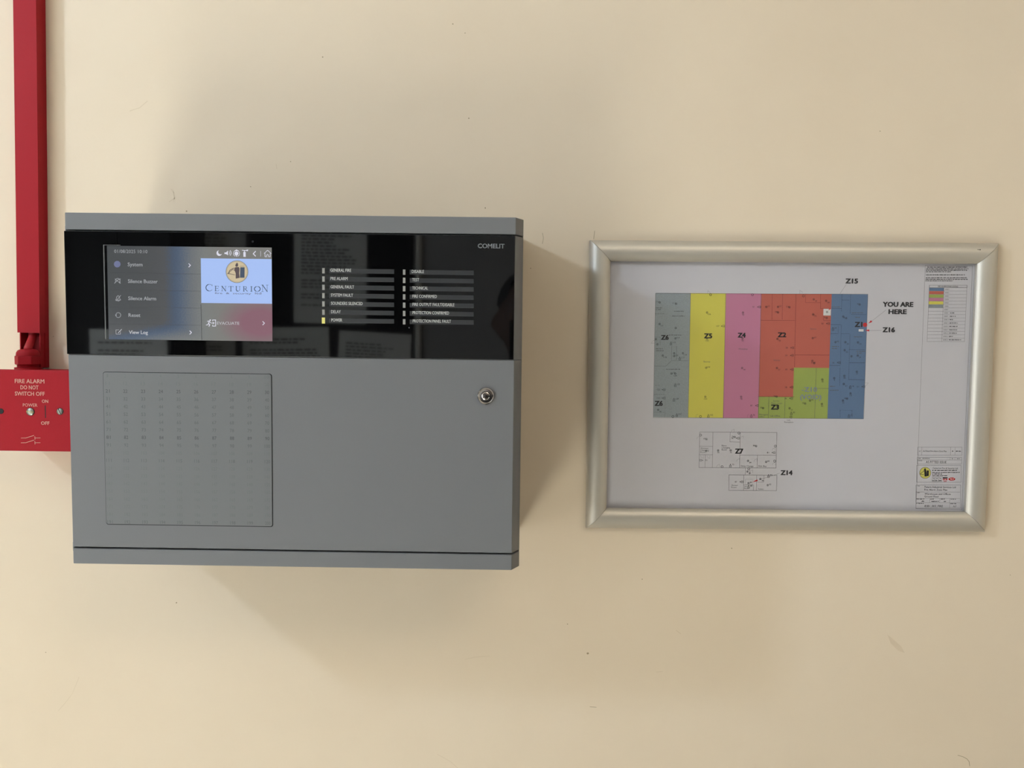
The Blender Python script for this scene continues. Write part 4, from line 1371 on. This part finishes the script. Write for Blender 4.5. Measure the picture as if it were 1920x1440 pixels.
pel = chain(None, [((0, 0, 0.93), (0.15, 0.11))])
chest = chain(pel, [((0, 0.005, 1.06), (0.14, 0.105)), ((0, 0.0, 1.20), (0.155, 0.115)), ((0, -0.005, 1.32), (0.165, 0.11))])
neck = chain(chest, [((0, -0.005, 1.42), (0.060, 0.060)), ((0, 0.010, 1.475), (0.055, 0.058))])
head = chain(neck, [((0, 0.030, 1.52), (0.060, 0.078)), ((0, 0.022, 1.575), (0.073, 0.094)), ((0, 0.012, 1.63), (0.073, 0.092)), ((0, 0.005, 1.672), (0.050, 0.064))])
HB = len(V) - 3
chain(HB, [((0, 0.118, 1.575), 0.014), ((0, 0.132, 1.556), 0.012)])          # nose
for s_ in (-1, 1):                                                             # ears
    chain(HB, [((s_ * 0.080, 0.010, 1.575), (0.010, 0.020)), ((s_ * 0.090, 0.000, 1.582), (0.006, 0.022))])
# right arm raised to the phone, left arm hanging
sh = chain(chest, [((0.165, -0.005, 1.36), 0.062)])
el = chain(sh, [((0.235, 0.060, 1.24), 0.050), ((0.275, 0.130, 1.15), 0.044)])
wr = chain(el, [((0.245, 0.220, 1.29), 0.038), ((0.205, 0.300, 1.44), 0.028)])
pa = chain(wr, [((0.180, 0.325, 1.495), (0.034, 0.018))])
for k, (dz, ln) in enumerate(((0.042, 0.9), (0.022, 1.0), (0.002, 0.95), (-0.016, 0.8))):
    chain(pa, [((0.172, 0.330, 1.515 + dz), 0.0095), ((0.160, 0.324 + 0.026 * ln, 1.520 + dz), 0.0090), ((0.138, 0.326 + 0.030 * ln, 1.524 + dz), 0.0085), ((0.124, 0.327 + 0.030 * ln, 1.526 + dz), 0.0078)])
chain(pa, [((0.160, 0.312, 1.500), 0.011), ((0.138, 0.318, 1.512), 0.010), ((0.122, 0.322, 1.522), 0.009)])
sl = chain(chest, [((-0.165, -0.005, 1.36), 0.062)])
w2 = chain(sl, [((-0.215, -0.010, 1.22), 0.050), ((-0.235, -0.015, 1.08), 0.044), ((-0.240, 0.020, 0.95), 0.036), ((-0.238, 0.060, 0.83), 0.028)])
p2 = chain(w2, [((-0.238, 0.075, 0.765), (0.018, 0.036))])
for k, dy in enumerate((0.030, 0.010, -0.010, -0.028)):
    chain(p2, [((-0.236, 0.080 + dy, 0.720), 0.0098), ((-0.232, 0.086 + dy, 0.690), 0.0090), ((-0.224, 0.090 + dy * 0.9, 0.668 + 0.004 * k), 0.0080)])
chain(p2, [((-0.226, 0.112, 0.762), 0.0105), ((-0.218, 0.126, 0.735), 0.0095), ((-0.212, 0.128, 0.712), 0.0085)])
for s_ in (-1, 1):
    chain(pel, [((s_ * 0.095, 0.0, 0.86), (0.092, 0.095)), ((s_ * 0.105, 0.010, 0.66), 0.074), ((s_ * 0.108, 0.015, 0.48), 0.058), ((s_ * 0.110, -0.005, 0.33), 0.056), ((s_ * 0.112, -0.015, 0.11), 0.040),
                ((s_ * 0.114, 0.000, 0.050), (0.042, 0.048)), ((s_ * 0.122, 0.090, 0.036), (0.044, 0.032)), ((s_ * 0.126, 0.165, 0.028), (0.036, 0.024))])
me = skinned(V, E_, 0, 2)
for mm in (M_JUMPER, M_SKIN, M_TROUSER, M_SHOE):
    me.materials.append(mm)
for p in me.polygons:
    c = p.center
    i = 0
    if c.z > 1.445 and abs(c.x) < 0.12 or (c.z > 1.445 and c.x > 0.11) or (c.z < 0.80 and c.x < -0.19):
        i = 1
    elif c.z < 0.09:
        i = 3
    elif c.z < 0.96 and abs(c.x) < 0.20:
        i = 2
    p.material_index = i
    p.use_smooth = True
zmin = min(v.co.z for v in me.vertices)
person = bpy.data.objects.new('person', me)
COL.objects.link(person)
person.location = (PX, PY, -zmin + 0.001)
tag(person, 'person in dark clothes holding up a phone, mirrored in the black glass', 'person')
bm = bmesh.new()
bmesh.ops.create_uvsphere(bm, u_segments=24, v_segments=14, radius=1.0)
for v in list(bm.verts):
    if v.co.z < -0.15 and v.co.y > -0.2 or v.co.z < -0.6 or (v.co.y > 0.75 and v.co.z < 0.5):
        bm.verts.remove(v)
for v in bm.verts:
    v.co = Vector((v.co.x * 0.081, 0.004 + v.co.y * 0.100, 1.612 + v.co.z * 0.086))
from_bm('hair', bm, M_HAIR, person, True)
for s_ in (-1, 1):
    bm = bmesh.new()
    bmesh.ops.create_uvsphere(bm, u_segments=10, v_segments=8, radius=0.011)
    bmesh.ops.translate(bm, verts=bm.verts, vec=(s_ * 0.032, 0.104, 1.590))
    from_bm('eye', bm, mat('eye_white', rgb(200, 196, 190), 0.3, var=0), person, True)
bm = bmesh.new()
add_box(bm, -0.022, 0.022, 0.100, 0.114, 1.527, 1.532)
from_bm('mouth', bm, mat('lips', rgb(120, 66, 60), 0.5, var=0), person)

phone = thing('phone', (0.060, -0.842, Z0 - 0.010), 'black phone held up by the person in dark clothes', 'phone')
box('phone_body', -0.078, 0.078, -0.004, 0.004, -0.0375, 0.0375, mat('phone_black', rgb(14, 14, 15), 0.25, var=0), phone, 0.003)
box('phone_screen', -0.075, 0.075, -0.0044, -0.0041, -0.0345, 0.0345, mat('phone_glass', rgb(8, 8, 9), 0.05, var=0), phone)

COL.objects.unlink(_fo)
bpy.data.objects.remove(_fo)
